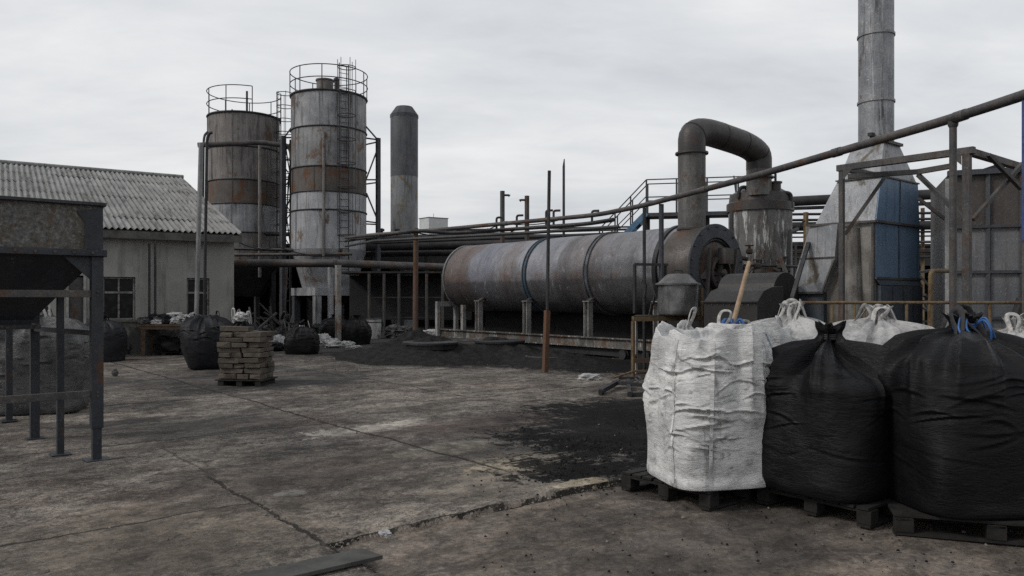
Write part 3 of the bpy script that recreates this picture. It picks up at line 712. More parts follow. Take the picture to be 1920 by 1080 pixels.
def ladder(root, base, out, z0, z1, wd=.42, cage=None, mat='pipe_dark', rung=.3, cs=.9):
    side = Z.cross(out).normalized(); mb = MB()
    for s in (-1, 1): mb.tube([base + side * s * wd / 2 + Z * z0, base + side * s * wd / 2 + Z * z1], .024, 6)
    z = z0 + .15
    while z < z1: mb.tube([base - side * wd / 2 + Z * z, base + side * wd / 2 + Z * z], .014, 5); z += rung
    ld = mb.build('ladder', M[mat], root)
    if cage:
        mb = MB(); R = .38; z = cage[0]
        cc = base + out * .3
        while z <= cage[1] + .01:
            mb.ring(cc + Z * z, R, .02, n=20, m=5); z += cs
        for k in range(6):
            a = 2 * PI * k / 6; e = cc + (out * math.cos(a) + side * math.sin(a)) * R
            if k != 3: mb.tube([e + Z * cage[0], e + Z * cage[1]], .014, 5)
        mb.build('safety_cage', M[mat], ld)
    return ld
zf = lambda y, d: H + (560 - y) / F * d
# far silo in front of the stack: the taller one
r2, D2 = 1.64, 34.6
zs = [zf(y, D2) for y in (186, 250, 322, 367, 400, 470)]
s2, c2 = silo('storage_silo', 'taller silo with rust patch on its side, caged ladder and hatch drum on top', 617, D2, r2, zs, ['silo_grey', 'silo_rust', 'silo_dark', 'silo_low', 'silo_low'], 1.95, 1.15, 0)
guardrail(s2, c2, r2 + .05, zs[0], (.55, 1.08), 10)
vd = Vector((-c2.x, -c2.y, 0)).normalized(); sdv = Vector((-vd.y, vd.x, 0))
lo = (vd * math.cos(.36) + sdv * math.sin(.36)).normalized()
if (c2 + lo * r2).x / (c2 + lo * r2).y < c2.x / c2.y: lo = (vd * math.cos(.36) - sdv * math.sin(.36)).normalized()
ladder(s2, c2 + lo * (r2 + .12), lo, 2.6, zs[0] + 1.15, cage=(4.2, zs[0] + 1.25), cs=1.02)
mb = MB(); hc = c2 + vd * .55 - lo * .5
mb.lathe(hc + Z * zs[0], [(.37, 0), (.37, .75), (.41, .76), (.41, .82), (.2, .88), (.01, .9)], 28); hd = mb.build('hatch_drum', M['silo_brown'], s2)
mb = MB(); e = c2 + lo * .9; mb.lathe(e + Z * zs[0], [(.1, 0), (.1, .6), (.13, .62), (.13, .7), (.01, .78)], 14); mb.build('vent_pipe', M['pipe_dark'], s2)
mb = MB(); e = c2 + vd * (r2 + .1) - lo.cross(Z) * 0; tdir = Z.cross(vd)
e = c2 + (vd * .985 - sdv * (.17 if (c2 - sdv).x / (c2 - sdv).y < c2.x / c2.y else -.17)) * (r2 + .09)
mb.tube([W(607, 247, D2 - 1.7), W(607, 490, D2 - 1.7)], .06, 8); mb.build('riser_pipe', M['silo_brown'], s2)
mb = MB(); mb.box(c2 + Z * 1.8, (2.5, 2.5, .34)); mb.build('skirt_frame', M['silo_low'], s2, .01)
for sx_ in (-1, 1):
    for sy_ in (-1, 1):
        mb = MB(); e = c2 + B * sx_ * 1.08 + A * sy_ * 1.08
        mb.bar(e, e + Z * 1.63, .28, .28); mb.build('leg', M['blue_steel'] if sy_ > 0 else M['silo_grey'], s2)
mb = MB(); mb.lathe(c2, [(.3, .9), (1.0, 1.62)], 24); mb.build('discharge_chute', M['pipe_dark'], s2)
# the lower silo behind the workshop gable
r1, D1 = 1.63, 36.9
zs1 = [zf(y, D1) for y in (224, 285, 345, 388, 440, 500)]
s1, c1 = silo('storage_silo', 'shorter brown stained silo half behind the workshop gable, rail open on one side', 458, D1, r1, zs1, ['silo_brown', 'silo_brown', 'silo_dark', 'silo_grey', 'silo_brown'], 1.6, .8, 0, False)
guardrail(s1, c1, r1 + .04, zs1[0], (.6, 1.2), 8, -1.9, 3.0)
rt = Vector((1, -.15, 0)).normalized()
ladder(s1, c1 + rt * (r1 + .12), rt, 3.0, zs1[0] + 1.2, cage=(5.0, zs1[0] + 1.2), cs=.62)
mb = MB(); mb.tube([W(487, 268, D1 - 1.75), W(487, 520, D1 - 1.75)], .075, 8); mb.build('riser_pipe', M['silo_brown'], s1)
mb = MB(); mb.tube(bend([W(470, 224, D1), W(430, 212, D1 - .6), W(436, 205, D1 - .6)], .1), .03, 6); mb.build('vent_hose', M['pipe_dark'], s1)
mb = MB(); e = W(463, 175, D1 - 1.3); mb.tube([e - Z * 1.4, e + Z * .1], .05, 8); mb.build('mast', M['pipe_dark'], s1)
for sx_ in (-1, 1):
    for sy_ in (-1, 1):
        mb = MB(); e = c1 + B * sx_ * 1.0 + A * sy_ * 1.0; mb.bar(e, e + Z * 3.0, .22, .22); mb.build('leg', M['pipe_dark'], s1)
# pipe across the silo faces
pf = thing('silo_feed_pipe', 'horizontal feed pipe crossing the face of the shorter silo on a tall post', 'pipe', X(530, 34.2))
mb = MB(); mb.tube(bend([W(371, 272, 33), W(490, 267, 34.4), W(545, 274, 34.6), W(548, 300, 34.6)], .3), .11, 10); mb.build('pipe', M['pipe'], pf)
mb = MB(); mb.tube(bend([W(389, 248, 35.0), W(382, 255, 34.6), W(380, 430, 34)], .4), .055, 8); mb.build('elbow_pipe', M['pipe_dark'], pf)
mb = MB(); mb.bar(X(531, 34.2), W(531, 255, 34.2), .2, .2); mb.build('support_post', M['blue_steel'], pf)
# lattice between the silos, braces right of the tall silo
lt_ = thing('lattice_tower', 'narrow ladder-like steel lattice squeezed between the two silos', 'tower', X(540, 35))
for px in (526, 545):
    mb = MB(); mb.bar(X(px, 35), W(px, 262, 35), .09, .09); mb.build('upright', M['pipe_dark'], lt_)
mb = MB(); z = .6; k = 0
while z < 8.2:
    mb.bar(X(526, 35, z), X(545, 35, z), .05, .05)
    mb.bar(X(526 if k % 2 else 545, 35, z), X(545 if k % 2 else 526, 35, z + .8), .04, .04); z += .8; k += 1
mb.build('brace', M['pipe_dark'], lt_)
bt = thing('brace_frame', 'blue grey steel mast braced to the right side of the taller silo', 'frame', X(709, 34.6))
mb = MB(); mb.bar(X(709, 34.6), W(709, 259, 34.6), .17, .17); mb.build('mast', M['blue_steel'], bt)
mb = MB()
for (x0, y0, x1, y1) in ((686, 237, 708, 262), (686, 259, 709, 262), (686, 271, 709, 266), (687, 335, 708, 279), (686, 337, 709, 337), (687, 345, 709, 342), (687, 362, 709, 415), (686, 415, 709, 418), (687, 420, 709, 421)):
    mb.bar(W(x0, y0, 34.4), W(x1, y1, 34.6), .06, .06)
mb.build('brace', M['blue_steel'], bt)
mb = MB()
for (x0, y0, x1, y1) in ((548, 237, 533, 258), (548, 258, 533, 258), (548, 335, 532, 337), (548, 362, 533, 400)):
    mb.bar(W(x0, y0, 34.4), W(x1, y1, 34.3), .06, .06)
mb.build('tie_bar', M['blue_steel'], bt)
# flue stack
st = thing('flue_stack', 'single sooty cylindrical stack with chamfered cap right of the silos', 'chimney', X(758, 40))
rr = 25.5 / F * 40; cst = X(758, 40)
mb = MB(); mb.lathe(cst, [(rr, 0), (rr, zf(332, 40))], 40, caps=False); mb.build('lower_shell', metal('stack_lower', (.235, .245, .255), (.165, .17, .176), rust=(.16, .12, .05), cov=.34, streak=.7, scol=(.05, .05, .05), met=.2, scale=1.0, mott=.3), st)
mb = MB(); mb.lathe(cst, [(rr * 1.01, zf(332, 40)), (rr * 1.01, zf(222, 40))], 40, caps=False); mb.build('upper_shell', metal('stack_upper', (.07, .076, .086), (.1, .105, .112), cov=.2, streak=.5, light=(.2, .21, .22), lcov=.2, met=.2, scale=1.0, mott=.3), st)
mb = MB(); mb.lathe(cst, [(rr * 1.04, zf(222, 40)), (rr * 1.04, zf(216, 40)), (rr * .62, zf(201, 40)), (.01, zf(200, 40))], 12, caps=False, smooth=False); mb.build('cap', M['blue_steel'], st)
# pale block far off
c = X(813, 150); mb = MB(); ztop = zf(410, 150)
mb.box(c + Z * ztop / 2, (4.1, 3.4, ztop), (B * .9 + A * -.1), None)
bk = tag(mb.build('tower_block', plain('pale_cladding', (.42, .43, .44), .8, .1, scale=1), loc=c), 'small pale square block far off above the pipes', 'building')
mb = MB(); mb.bar(c + Z * (ztop + .0) , c + Z * (ztop + 1.0), .06, .06); mb.box(c + Z * (ztop + .04), (4.3, 3.6, .1), (B * .9 + A * -.1)); mb.build('roof_edge', M['steel_frame'], bk)
# ================================================================== DARK OPEN SHED AND PIPE RACK BEHIND
sh = thing('open_shed', 'long black open-fronted shed behind the silos and drum', 'shed', X(640, 41), 0)
SL, SR, DF, DB = X(395, 38).x, X(1800, 38).x, 39.0, 47.0
M['shed_sheet'] = metal('black_shed_sheet', (.012, .0125, .014), (.02, .0205, .022), cov=.25, streak=.4, met=.1)  # near-black sheet, shade behind the silos put into its colour
zr = zf(464, DF)
mb = MB(); ex = Vector((1, 0, 0)); ey = Vector((0, 1, 0))
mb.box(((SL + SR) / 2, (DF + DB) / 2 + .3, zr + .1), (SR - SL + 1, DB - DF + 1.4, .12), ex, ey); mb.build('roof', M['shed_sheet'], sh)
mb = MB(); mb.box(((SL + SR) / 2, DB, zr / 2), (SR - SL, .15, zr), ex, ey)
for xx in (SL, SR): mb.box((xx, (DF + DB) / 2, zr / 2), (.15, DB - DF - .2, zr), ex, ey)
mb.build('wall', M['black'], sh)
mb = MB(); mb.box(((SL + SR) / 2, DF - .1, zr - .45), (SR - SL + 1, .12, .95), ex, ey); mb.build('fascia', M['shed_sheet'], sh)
for k in range(9):
    x = SL + (SR - SL) * k / 8; mb = MB(); mb.bar((x, DF, 0), (x, DF, zr - .1), .22, .22); mb.build('post', M['pipe_dark'], sh)
# low panelled lean-to between the tall silo and the drum
ln = thing('panelled_lean_to', 'dark panelled lean-to with thin steel uprights between the tall silo and the drum', 'shed', X(760, 31), 0)
mb = MB(); mb.box(X(770, 33) + Z * 1.55, (5.2, .12, 1.9), ex, ey); mb.build('wall', metal('lean_to_panel', (.014, .014, .015), (.024, .023, .023), cov=.2, met=.05), ln)  # panel colour darkened to hold the shade under the silos
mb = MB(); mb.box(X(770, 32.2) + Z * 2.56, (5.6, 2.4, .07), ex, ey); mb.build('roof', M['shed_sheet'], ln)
for px in (692, 720, 748, 800, 830):
    mb = MB(); mb.bar(X(px, 31), X(px, 31, 2.5), .08, .08); mb.build('upright', M['steel_frame'], ln)
for zz_ in (.75, 1.55):
    mb = MB(); mb.bar(X(690, 31.05, zz_), X(832, 31.05, zz_), .05, .05); mb.build('rail', M['pipe_dark'], ln)
# pipe bundles running along the shed, one rack per stretch
rk = thing('pipe_rack', 'rack of long sooty pipes running behind the drum and below the sky', 'pipe rack', X(900, 33), 0)
def hp(y0, y1, x0, x1, d0, d1, r, mat='pipe_dark', nm='pipe'):
    mb = MB(); mb.tube([W(x0, y0, d0), W(x1, y1, d1)], r, 10); return mb.build(nm, M[mat], rk)
hp(449, 444, 655, 1190, 35, 33, .16); hp(462, 452, 655, 1190, 35, 33, .22); hp(478, 470, 560, 1190, 36, 34, .14); hp(455, 437, 700, 1190, 33, 31, .07)
hp(437, 442, 440, 660, 36, 36, .1); hp(478, 476, 440, 660, 33, 33, .07, 'pipe'); hp(466, 470, 420, 640, 34.5, 33.2, .07)
hp(445, 430, 690, 1180, 36, 34, .05); hp(432, 425, 800, 1200, 36, 34, .04)
for px in (700, 800, 900, 1000, 1100, 1180):
    mb = MB(); mb.bar(X(px, 35.5), W(px, 440, 35.5), .16, .16); mb.build('post', M['pipe_dark'], rk)
for px in (716, 745, 845, 875, 915, 960):
    mb = MB(); e = W(px, 444, 35); mb.tube([e, e + Z * .25], .06, 6); mb.lathe(e + Z * .25, [(.12, 0), (.12, .1), (.02, .14)], 10); mb.build('valve', M['pipe_dark'], rk)
rk = thing('rail_rack', 'open rack of thin rails and pipes seen against the sky between vessel and blue hood', 'pipe rack', X(1600, 29), 0)
hp(378, 362, 1480, 1800, 26, 25, .17); hp(391, 380, 1480, 1800, 26, 25, .06)
for y, r in ((402, .05), (413, .05), (425, .17), (437, .04), (445, .03), (456, .05), (470, .03), (474, .05), (484, .05)):
    hp(y, y - 3, 1470, 1800, 29, 28.6, r, 'pipe_dark' if y not in (456, 470) else 'pipe')
for px, mt in ((1511, 'yellow_steel'), (1730, 'yellow_steel'), (1762, 'pipe'), (1560, 'pipe_dark')):
    mb = MB(); mb.bar(X(px, 28.8), W(px, 398 if px == 1511 else 390, 28.8), .16 if px == 1511 else .07, .12); mb.build('post', M[mt], rk)
mb = MB(); mb.bar(W(1488, 436, 28.5), W(1508, 414, 28.5), .07, .07); mb.build('brace', M['pipe_dark'], rk)
c = X(1640, 55); mb = MB(); mb.box(c + Z * 2.4, (26, 6, 4.8), ex, ey); tag(mb.build('far_shed', plain('far_pale_sheet', (.3, .3, .29), .8, .25, scale=1.2), loc=c), 'pale distant shed glimpsed through the rail rack right of the vessel', 'building')

# big pipe behind the orange post
bp = thing('transfer_pipe', 'thick brown grey horizontal pipe from the workshop corner to the drum end', 'pipe', X(634, 25.5))
mb = MB(); mb.tube([W(432, 494, 26.0), W(627, 493.5, 25.6)], .135, 16); mb.tube([W(627, 493.5, 25.6), W(850, 502, 26.6)], .128, 16); mb.build('pipe', M['pipe'], bp)
mb = MB(); d = (W(850, 502, 26.6) - W(627, 493.5, 25.6)).normalized(); mb.lathe(W(625, 493.5, 25.6), [(.165, 0), (.165, .07)], 20, ax=d); mb.build('flange', M['pipe'], bp)
mb = MB(); e = X(634, 25.4); mb.bar(e, W(634, 497, 25.4), .15, .16); mb.build('support_post', metal('white_rusty_post', (.28, .28, .27), (.2, .19, .18), rust=(.17, .075, .03), cov=.42, streak=.4, met=0, scale=2), bp)
e = X(620, 26.3); mb = MB(); mb.tube([e, W(620, 500, 26.3)], .1, 10); mb.build('down_pipe', M['silo_low'], bp)
e = X(779, 21.6)
mb = MB(); mb.tube([e, e + Z * 1.3, W(780, 428, 21.6)], [.085, .075, .07], 12); tag(mb.build('support_post', M['rust_post'], loc=e), 'rusty orange tube post standing in the tall coal heap under the pipes', 'post')
for (p, q, dd, r, lb) in (((530, 640), (538, 500), 29, .05, 'thin steel tube leaning beside the lattice post under the silos'), ((512, 640), (506, 575), 29, .05, 'short steel tube leaning by the dark foot of the shorter silo')):
    e = X(p[0], dd); mb = MB(); mb.tube([e, W(q[0], q[1], dd)], r, 8); tag(mb.build('steel_tube', M['steel_frame'], loc=e), lb, 'tube')

# ================================================================== ROTARY DRUM
O = Vector((2.87, 18.9, 0)); TH = YAW + PI / 2
R = 1.075; ZC = 2.17; T0, T1 = -1.3, 8.05
def dp(t, b=0, z=0): return O + A * t + B * b + Z * z
AXO = 1.02
drum = thing('rotary_drum', 'long rusty cylindrical drum with blue and grey hoops lying on white legs', 'drum', O, TH)
def drum_mat():
    n = NT('drum_sheet'); co = n.co
    sp = n.new('ShaderNodeSeparateXYZ'); n.put(sp.inputs[0], co); x = sp.outputs[0]; zz_ = sp.outputs[2]
    w1 = n.noise(co, 1.4, 7, .7); w2 = n.noise(co, 6, 7, .75)
    xw = n.math('ADD', x, n.math('MULTIPLY', n.math('SUBTRACT', w1, .5), .9))
    col = n.mix(n.ss(n.noise(n.map(co, (2.2, .6, .6)), 1.0, 6, .65), .38, .62), (.15, .152, .166), (.25, .255, .28))
    # rings of rust, each belt of plates with its own tone
    def belt(c, w_, cc, k, ed=.25):
        d = n.math('ABSOLUTE', n.math('SUBTRACT', xw, c)); return n.ss(d, w_ + ed, w_ - ed, 0, k), cc
    for f, cc in (belt(4.75, .35, (.105, .068, .05), .45), belt(1.55, .5, (.1, .066, .05), .45), belt(7.3, .75, (.085, .055, .04), .75), belt(5.95, .6, (.15, .158, .195), .65), belt(3.2, .55, (.19, .197, .22), .65), belt(.3, .7, (.145, .146, .155), .7), belt(2.3, .25, (.06, .05, .045), .6)):
        col = n.mix(f, col, cc)
    # the lower half is darker, with a ragged rust line above it
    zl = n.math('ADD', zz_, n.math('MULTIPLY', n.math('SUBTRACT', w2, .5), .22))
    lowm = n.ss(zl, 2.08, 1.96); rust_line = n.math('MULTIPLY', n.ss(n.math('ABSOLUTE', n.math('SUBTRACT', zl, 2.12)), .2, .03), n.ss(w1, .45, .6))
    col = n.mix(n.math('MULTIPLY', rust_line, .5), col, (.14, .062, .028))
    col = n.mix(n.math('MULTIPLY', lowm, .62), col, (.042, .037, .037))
    st = n.noise(n.map(co, (9, 1.0, .8)), 1, 7, .72, .4); col = n.mix(n.ss(st, .5, .68, 0, .45), col, (.055, .052, .054))
    fl = n.noise(n.map(co, (4, 1.2, 1.2), loc=(3, 3, 3)), 2.2, 9, .78, .5); col = n.mix(n.ss(fl, .58, .64, 0, .6), col, (.3, .305, .32))
    rn = n.noise(n.map(co, loc=(7, 1, 4)), 2.6, 9, .75, .3); col = n.mix(n.ss(rn, .57, .68, 0, .5), col, (.085, .052, .037))
    g = n.noise(co, 30, 5, .8); col = n.mix(n.ss(g, .46, .34, 0, .6), col, (.02, .018, .018))
    ch = n.noise(n.map(co, (1.2, 2, 2), loc=(2, 2, 8)), 9, 6, .75, 1.2); col = n.mix(n.ss(ch, .63, .68, 0, .8), col, (.02, .019, .019))
    n.bump(n.math('ADD', n.math('MULTIPLY', g, .5), n.math('ADD', n.math('MULTIPLY', ch, -.8), n.math('MULTIPLY', w2, .9))), .4, .03)
    return n.fin(col, n.ss(w2, .35, .65, .48, .72), .3, .5)
M['drum'] = drum_mat()
def drum_shell():
    nu, nv = 128, 240; ts = np.linspace(T0, T1, nv); th = np.linspace(0, 2 * PI, nu, endpoint=False)
    seams = [7.15, 6.2, 5.25, 3.3, 2.6, .6, -.4]
    P = np.zeros((nv, nu, 3)); c0 = np.array(dp(0, AXO, ZC)); a, b = np.array(A), np.array(B)
    for i, t in enumerate(ts):
        r = R + .012 * fbm(np.cos(th) * 2.2, np.sin(th) * 2.2, t * .9, 4, 4)
        s = min(abs(t - q) for q in seams); r = r - .018 * math.exp(-(s / .05) ** 2)
        r = r - .05 * max(0, 1 - (T1 - t) / .08)
        P[i] = c0 + a * t + np.cos(th)[:, None] * b * r[:, None]; P[i, :, 2] += np.sin(th) * r
    mb = MB(); mb.grid(P, True); return mb
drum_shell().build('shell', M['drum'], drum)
mb = MB()
mb.lathe(dp(T1 - .01, AXO, ZC), [(R - .05, 0), (R * .7, .1), (.01, .16)], 64, ax=A, caps=False); mb.build('end_cap', M['pipe_dark'], drum)
mb = MB(); mb.lathe(dp(T0 + .01, AXO, ZC), [(R, 0), (.01, .01)], 64, ax=-A, caps=False); mb.build('end_plate', M['pipe_dark'], drum)
mb = MB(); mb.lathe(dp(T1 - .1, AXO, ZC), [(R - .02, 0), (R + .035, .0), (R + .035, .07), (R - .02, .07)], 96, ax=A, caps=False, smooth=False); mb.build('end_rim', M['galv'], drum)
M['hoop_blue'] = metal('hoop_blue_paint', (.045, .085, .125), (.055, .08, .105), cov=.32, streak=.3, met=.1, scale=3, light=(.2, .25, .3), lcov=.1)
M['hoop_grey'] = metal('hoop_scraped_steel', (.14, .15, .165), (.07, .075, .08), cov=.22, streak=.3, scale=3, light=(.4, .41, .42), lcov=.25)
for t_, mt in ((3.93, 'hoop_blue'), (1.46, 'hoop_grey')):
    mb = MB(); mb.lathe(dp(t_, AXO, ZC), [(R - .01, -.075), (R + .05, -.075), (R + .05, -.045), (R + .022, -.045), (R + .022, .045), (R + .05, .045), (R + .05, .075), (R - .01, .075)], 96, ax=A, caps=False, smooth=False)
    mb.build('hoop', M[mt], drum)
mb = MB(); mb.lathe(dp(-.85, AXO, ZC), [(R - .01, -.06), (R + .06, -.06), (R + .06, .06), (R - .01, .06)], 96, ax=A, caps=False, smooth=False); mb.build('hoop', M['pipe_dark'], drum)
for t_ in (6.14, 3.87, 1.42, -.9):
    for b_ in (0, 2.04):
        mb = MB(); z1 = 1.42
        mb.bar(dp(t_ - .075, b_, .5), dp(t_ - .075, b_, z1), .02, .17, up=B); mb.bar(dp(t_ + .075, b_, .5), dp(t_ + .075, b_, z1), .02, .17, up=B); mb.bar(dp(t_, b_ + .03, .5), dp(t_, b_ + .03, z1), .13, .02, up=B)
        mb.box(dp(t_, b_, z1 + .012), (.2, .24, .024))
        lg = mb.build('leg', M['pale_leg'], drum)
        if b_ == 0:
            mb = MB(); mb.bar(dp(t_, .02, z1 + .02), dp(t_, .28, z1 + .16), .16, .05); mb.build('saddle', M['steel_frame'], lg)
mb = MB()
for b_ in (-.1, .62):
    mb.bar(dp(8.25, b_, .3), dp(8.25, b_, 1.25), .12, .12)
mb.bar(dp(8.25, -.16, 1.33), dp(8.25, .7, 1.33), .12, .16); mb.build('end_portal', M['pale_leg'], drum)
mb = MB(); mb.bar(dp(7.1, .1, .5), dp(7.1, .1, 1.3), .12, .12); mb.build('leg', M['pale_leg'], drum)
for b_ in (0, 2.04):
    mb = MB(); mb.bar(dp(-1.8, b_, .505), dp(8.3, b_, .505), .16, .03); mb.bar(dp(-1.8, b_, .275), dp(8.3, b_, .275), .16, .03); mb.bar(dp(-1.8, b_, .29), dp(8.3, b_, .49), .02, .2) if False else mb.hexa([dp(-1.8, b_ - .01, .29), dp(-1.8, b_ + .01, .29), dp(8.3, b_ + .01, .29), dp(8.3, b_ - .01, .29), dp(-1.8, b_ - .01, .49), dp(-1.8, b_ + .01, .49), dp(8.3, b_ + .01, .49), dp(8.3, b_ - .01, .49)])
    mb.build('base_beam', metal('base_beam_paint', (.17, .165, .155), (.06, .055, .05), rust=(.1, .05, .025), cov=.42, streak=.6, met=.05, scale=1.6, light=(.4, .4, .39), lcov=.36), drum)
mb = MB(); mb.bar(dp(-1.8, .14, .16), dp(5.5, .14, .16), .2, .2)
for t_ in (-1.2, .2, 1.6, 3.0, 4.4): mb.bar(dp(t_, .14, .16), dp(t_, 2.0, .16), .14, .14)
mb.build('under_beam', M['pipe_dark'], drum)
for t_ in (-.6, .15):
    mb = MB(); mb.lathe(dp(t_, -.06, .12), [(.02, -.05), (.12, -.05), (.12, .03), (.14, .03), (.14, .05), (.02, .05)], 20, ax=B, smooth=False); mb.build('wheel', M['pipe_dark'], drum)
# black upright panel under the drum, seen between the legs
mb = MB(); mb.hexa([dp(-1.6, 1.35, 0), dp(-1.6, 1.5, 0), dp(7.6, 1.5, 0), dp(7.6, 1.35, 0), dp(-1.6, 1.35, 1.35), dp(-1.6, 1.5, 1.35), dp(7.6, 1.5, 1.35), dp(7.6, 1.35, 1.35)]); mb.build('under_panel', M['black'], drum)

# long pipe line passing in front of the drum and away over it
pl = thing('overhead_pipe', 'long dark overhead pipe climbing across the sky to the right edge', 'pipe', X(1787, 8.28))
PZ = 3.43
def pp(px, y): return X(px, (PZ - H) * F / (560 - y), PZ)
pts = [pp(1945, 170), pp(1787, 222), pp(1420, 329), pp(1208, 385), pp(1120, 403), pp(830, 430), pp(690, 441), W(648, 446, 30)]
mb = MB(); mb.tube(bend(pts, .6), .053, 12); mb.build('pipe', M['pipe'], pl)
for a_, b_, k in ((pts[0], pts[1], .9), (pts[1], pts[2], .5), (pts[2], pts[3], .4), (pts[4], pts[5], .55)):
    d = (b_ - a_).normalized(); e = a_ + (b_ - a_) * k; mb = MB(); mb.lathe(e, [(.06, -.08), (.06, .08)], 14, ax=d); mb.build('coupling', M['pipe'], pl)
mb = MB(); e = pp(1787, 222); mb.tube([Vector((e.x, e.y, 0)), e - Z * .05], .038, 10); mb.build('support_post', M['steel_frame'], pl)
mb = MB(); mb.lathe(e - Z * .1, [(.038, 0), (.05, .02), (.055, .07)], 12); mb.build('bracket', M['steel_frame'], pl)
for px, y in ((1208, 385), (1240, 378)):
    e = pp(px, y); mb = MB(); mb.tube([Vector((e.x, e.y, 0)), e - Z * .05], .035 if px == 1208 else .05, 8); mb.build('support_post', M['pipe_dark'] if px == 1208 else M['blue_steel'], pl)
e = pp(1923, 178); mb = MB(); mb.bar(Vector((e.x, e.y, 2.05)), e + Z * .05, .05, .05); mb.build('end_post', metal('post_blue_glare', (.02, .05, .2), (.03, .05, .13), cov=.15, met=.05, scale=2), pl)  # blue glare at the edge, put into the upper post's colour
e = pp(1923, 178); mb = MB(); mb.bar(Vector((e.x, e.y, 0)), Vector((e.x, e.y, 2.05)), .046, .046); mb.build('post_base', M['steel_frame'], pl)
pl2 = thing('slim_pipe', 'slimmer pipe with small risers running just under the overhead pipe above the drum', 'pipe', X(960, 22))
def pq(px, y, z): return X(px, (z - H) * F / (560 - y), z)
mb = MB(); mb.tube(bend([pq(1150, 412, 3.3), pq(1100, 420, 3.3), pq(900, 434, 3.3), pq(840, 437, 3.3), pq(780, 432, 3.36), W(648, 452, 30)], .4), .05, 8); mb.build('pipe', M['pipe_dark'], pl2)
mb = MB(); mb.tube(bend([pq(1160, 425, 3.1), pq(1000, 436, 3.1), pq(700, 452, 3.1), W(648, 462, 31)], .4), .04, 8); mb.build('lower_pipe', M['pipe_dark'], pl2)
for px, y, h in ((931, 432, .34), (969, 430, .36), (1024, 426, .42), (1038, 425, .4), (1110, 419, .3)):
    e = pq(px, y, 3.3); mb = MB(); mb.tube(bend([e, e + Z * h, e + Z * h + A * -.14 + B * .1], .06, 5), .03, 7); mb.build('riser', M['pipe_dark'], pl2)
# standing poles
e = G(1022, 699); mb = MB(); mb.bar(e, e + (W(1026, 582, e.y) - e), .105, .08); lo_ = mb
pr = thing('leaning_pole', 'tall thin pole with a rusty square lower half standing alone before the drum', 'pole', e)
mb.build('lower_post', M['rust_post'], pr); mb = MB(); mb.tube([W(1026, 590, e.y), W(1030, 320, e.y)], .034, 8); mb.build('upper_tube', M['pipe_dark'], pr)
e = X(1057, 24.6); mb = MB(); mb.tube([e, W(1057, 312, 24.6), W(1058, 298, 24.6)], [.045, .04, .015], 8); tag(mb.build('pole', M['pipe_dark'], loc=e), 'tall plain pointed pole rising behind the drum', 'pole')
for px, y0, s, lb in ((942, 358, 1, 'taller T-shaped pole behind the drum with its stub arm to the right'), (988, 367, -1, 'shorter T-shaped pole behind the drum with its stub arm to the left')):
    e = X(px, 25.5); t_ = thing('lamp_pole', lb, 'pole', e, 0, 'stub-armed poles behind the drum')
    mb = MB(); mb.bar(e, W(px, y0, 25.5), .11, .11); mb.build('post', M['steel_frame'], t_)
    q_ = W(px, y0 + 8, 25.5); mb = MB(); mb.tube([q_ + ex * .05 * s, q_ + ex * .2 * s, q_ + ex * .24 * s - Z * .03], [.035, .035, .05], 8); mb.build('stub_arm', M['pipe_dark'], t_)

# ================================================================== PLATFORM AND STAIR
pf = thing('stair_platform', 'railed steel platform with blue edged stair behind the drum', 'platform', X(1290, 24.5), YAW)
zd = zf(392, 24.5)
q0 = W(1212, 392, 25.6); q0.z = zd
Lp = 3.9
u0 = Vector((1, -.22, 0)).normalized(); v0 = Vector((.22, 1, 0)).normalized()
mb = MB(); mb.box(q0 + u0 * Lp / 2 + v0 * .5 - Z * .06, (Lp, 1.0, .12), u0, v0); mb.build('deck', M['blue_steel'], pf)
mb = MB()
for vv in (0, 1.0):
    for z_ in (.52, 1.1): mb.bar(q0 + v0 * vv + Z * z_, q0 + u0 * Lp + v0 * vv + Z * z_, .035, .035)
    for k in range(5):
        e = q0 + u0 * Lp * k / 4 + v0 * vv; mb.bar(e, e + Z * 1.1, .04, .04)
mb.build('railing', M['blue_steel'], pf)
f0 = q0 - u0 * 1.55; f0.z = zd - 1.55
mb = MB()
for vv in (0, 1.0):
    mb.bar(f0 + v0 * vv + Z * 1.05, q0 + v0 * vv + Z * 1.1, .035, .035); mb.bar(f0 + v0 * vv + Z * .55, q0 + v0 * vv + Z * .55, .03, .03)
    for k in range(3):
        e = f0 + (q0 - f0) * k / 3 + v0 * vv; mb.bar(e, e + Z * 1.07, .035, .035)
mb.build('stair_rail', M['pipe_dark'], pf)
M['sky_blue'] = metal('pale_blue_paint', (.1, .2, .3), (.06, .13, .22), cov=.2, met=.05, scale=3)
mb = MB()
for vv in (0, 1.0): mb.bar(f0 + v0 * vv, q0 + v0 * vv, .05, .18)
mb.build('stringer', M['sky_blue'], pf)
mb = MB()
for k in range(7): mb.box(f0 + (q0 - f0) * (k + .5) / 7 + v0 * .5, (.24, .94, .03), u0, v0)
mb.build('tread', M['pipe_dark'], pf)
for k in (0, .5, 1):
    mb = MB(); e = q0 + u0 * Lp * k + v0 * .5; mb.bar(Vector((e.x, e.y, 0)), e - Z * .12, .14, .14); mb.build('post', M['pipe_dark'], pf)

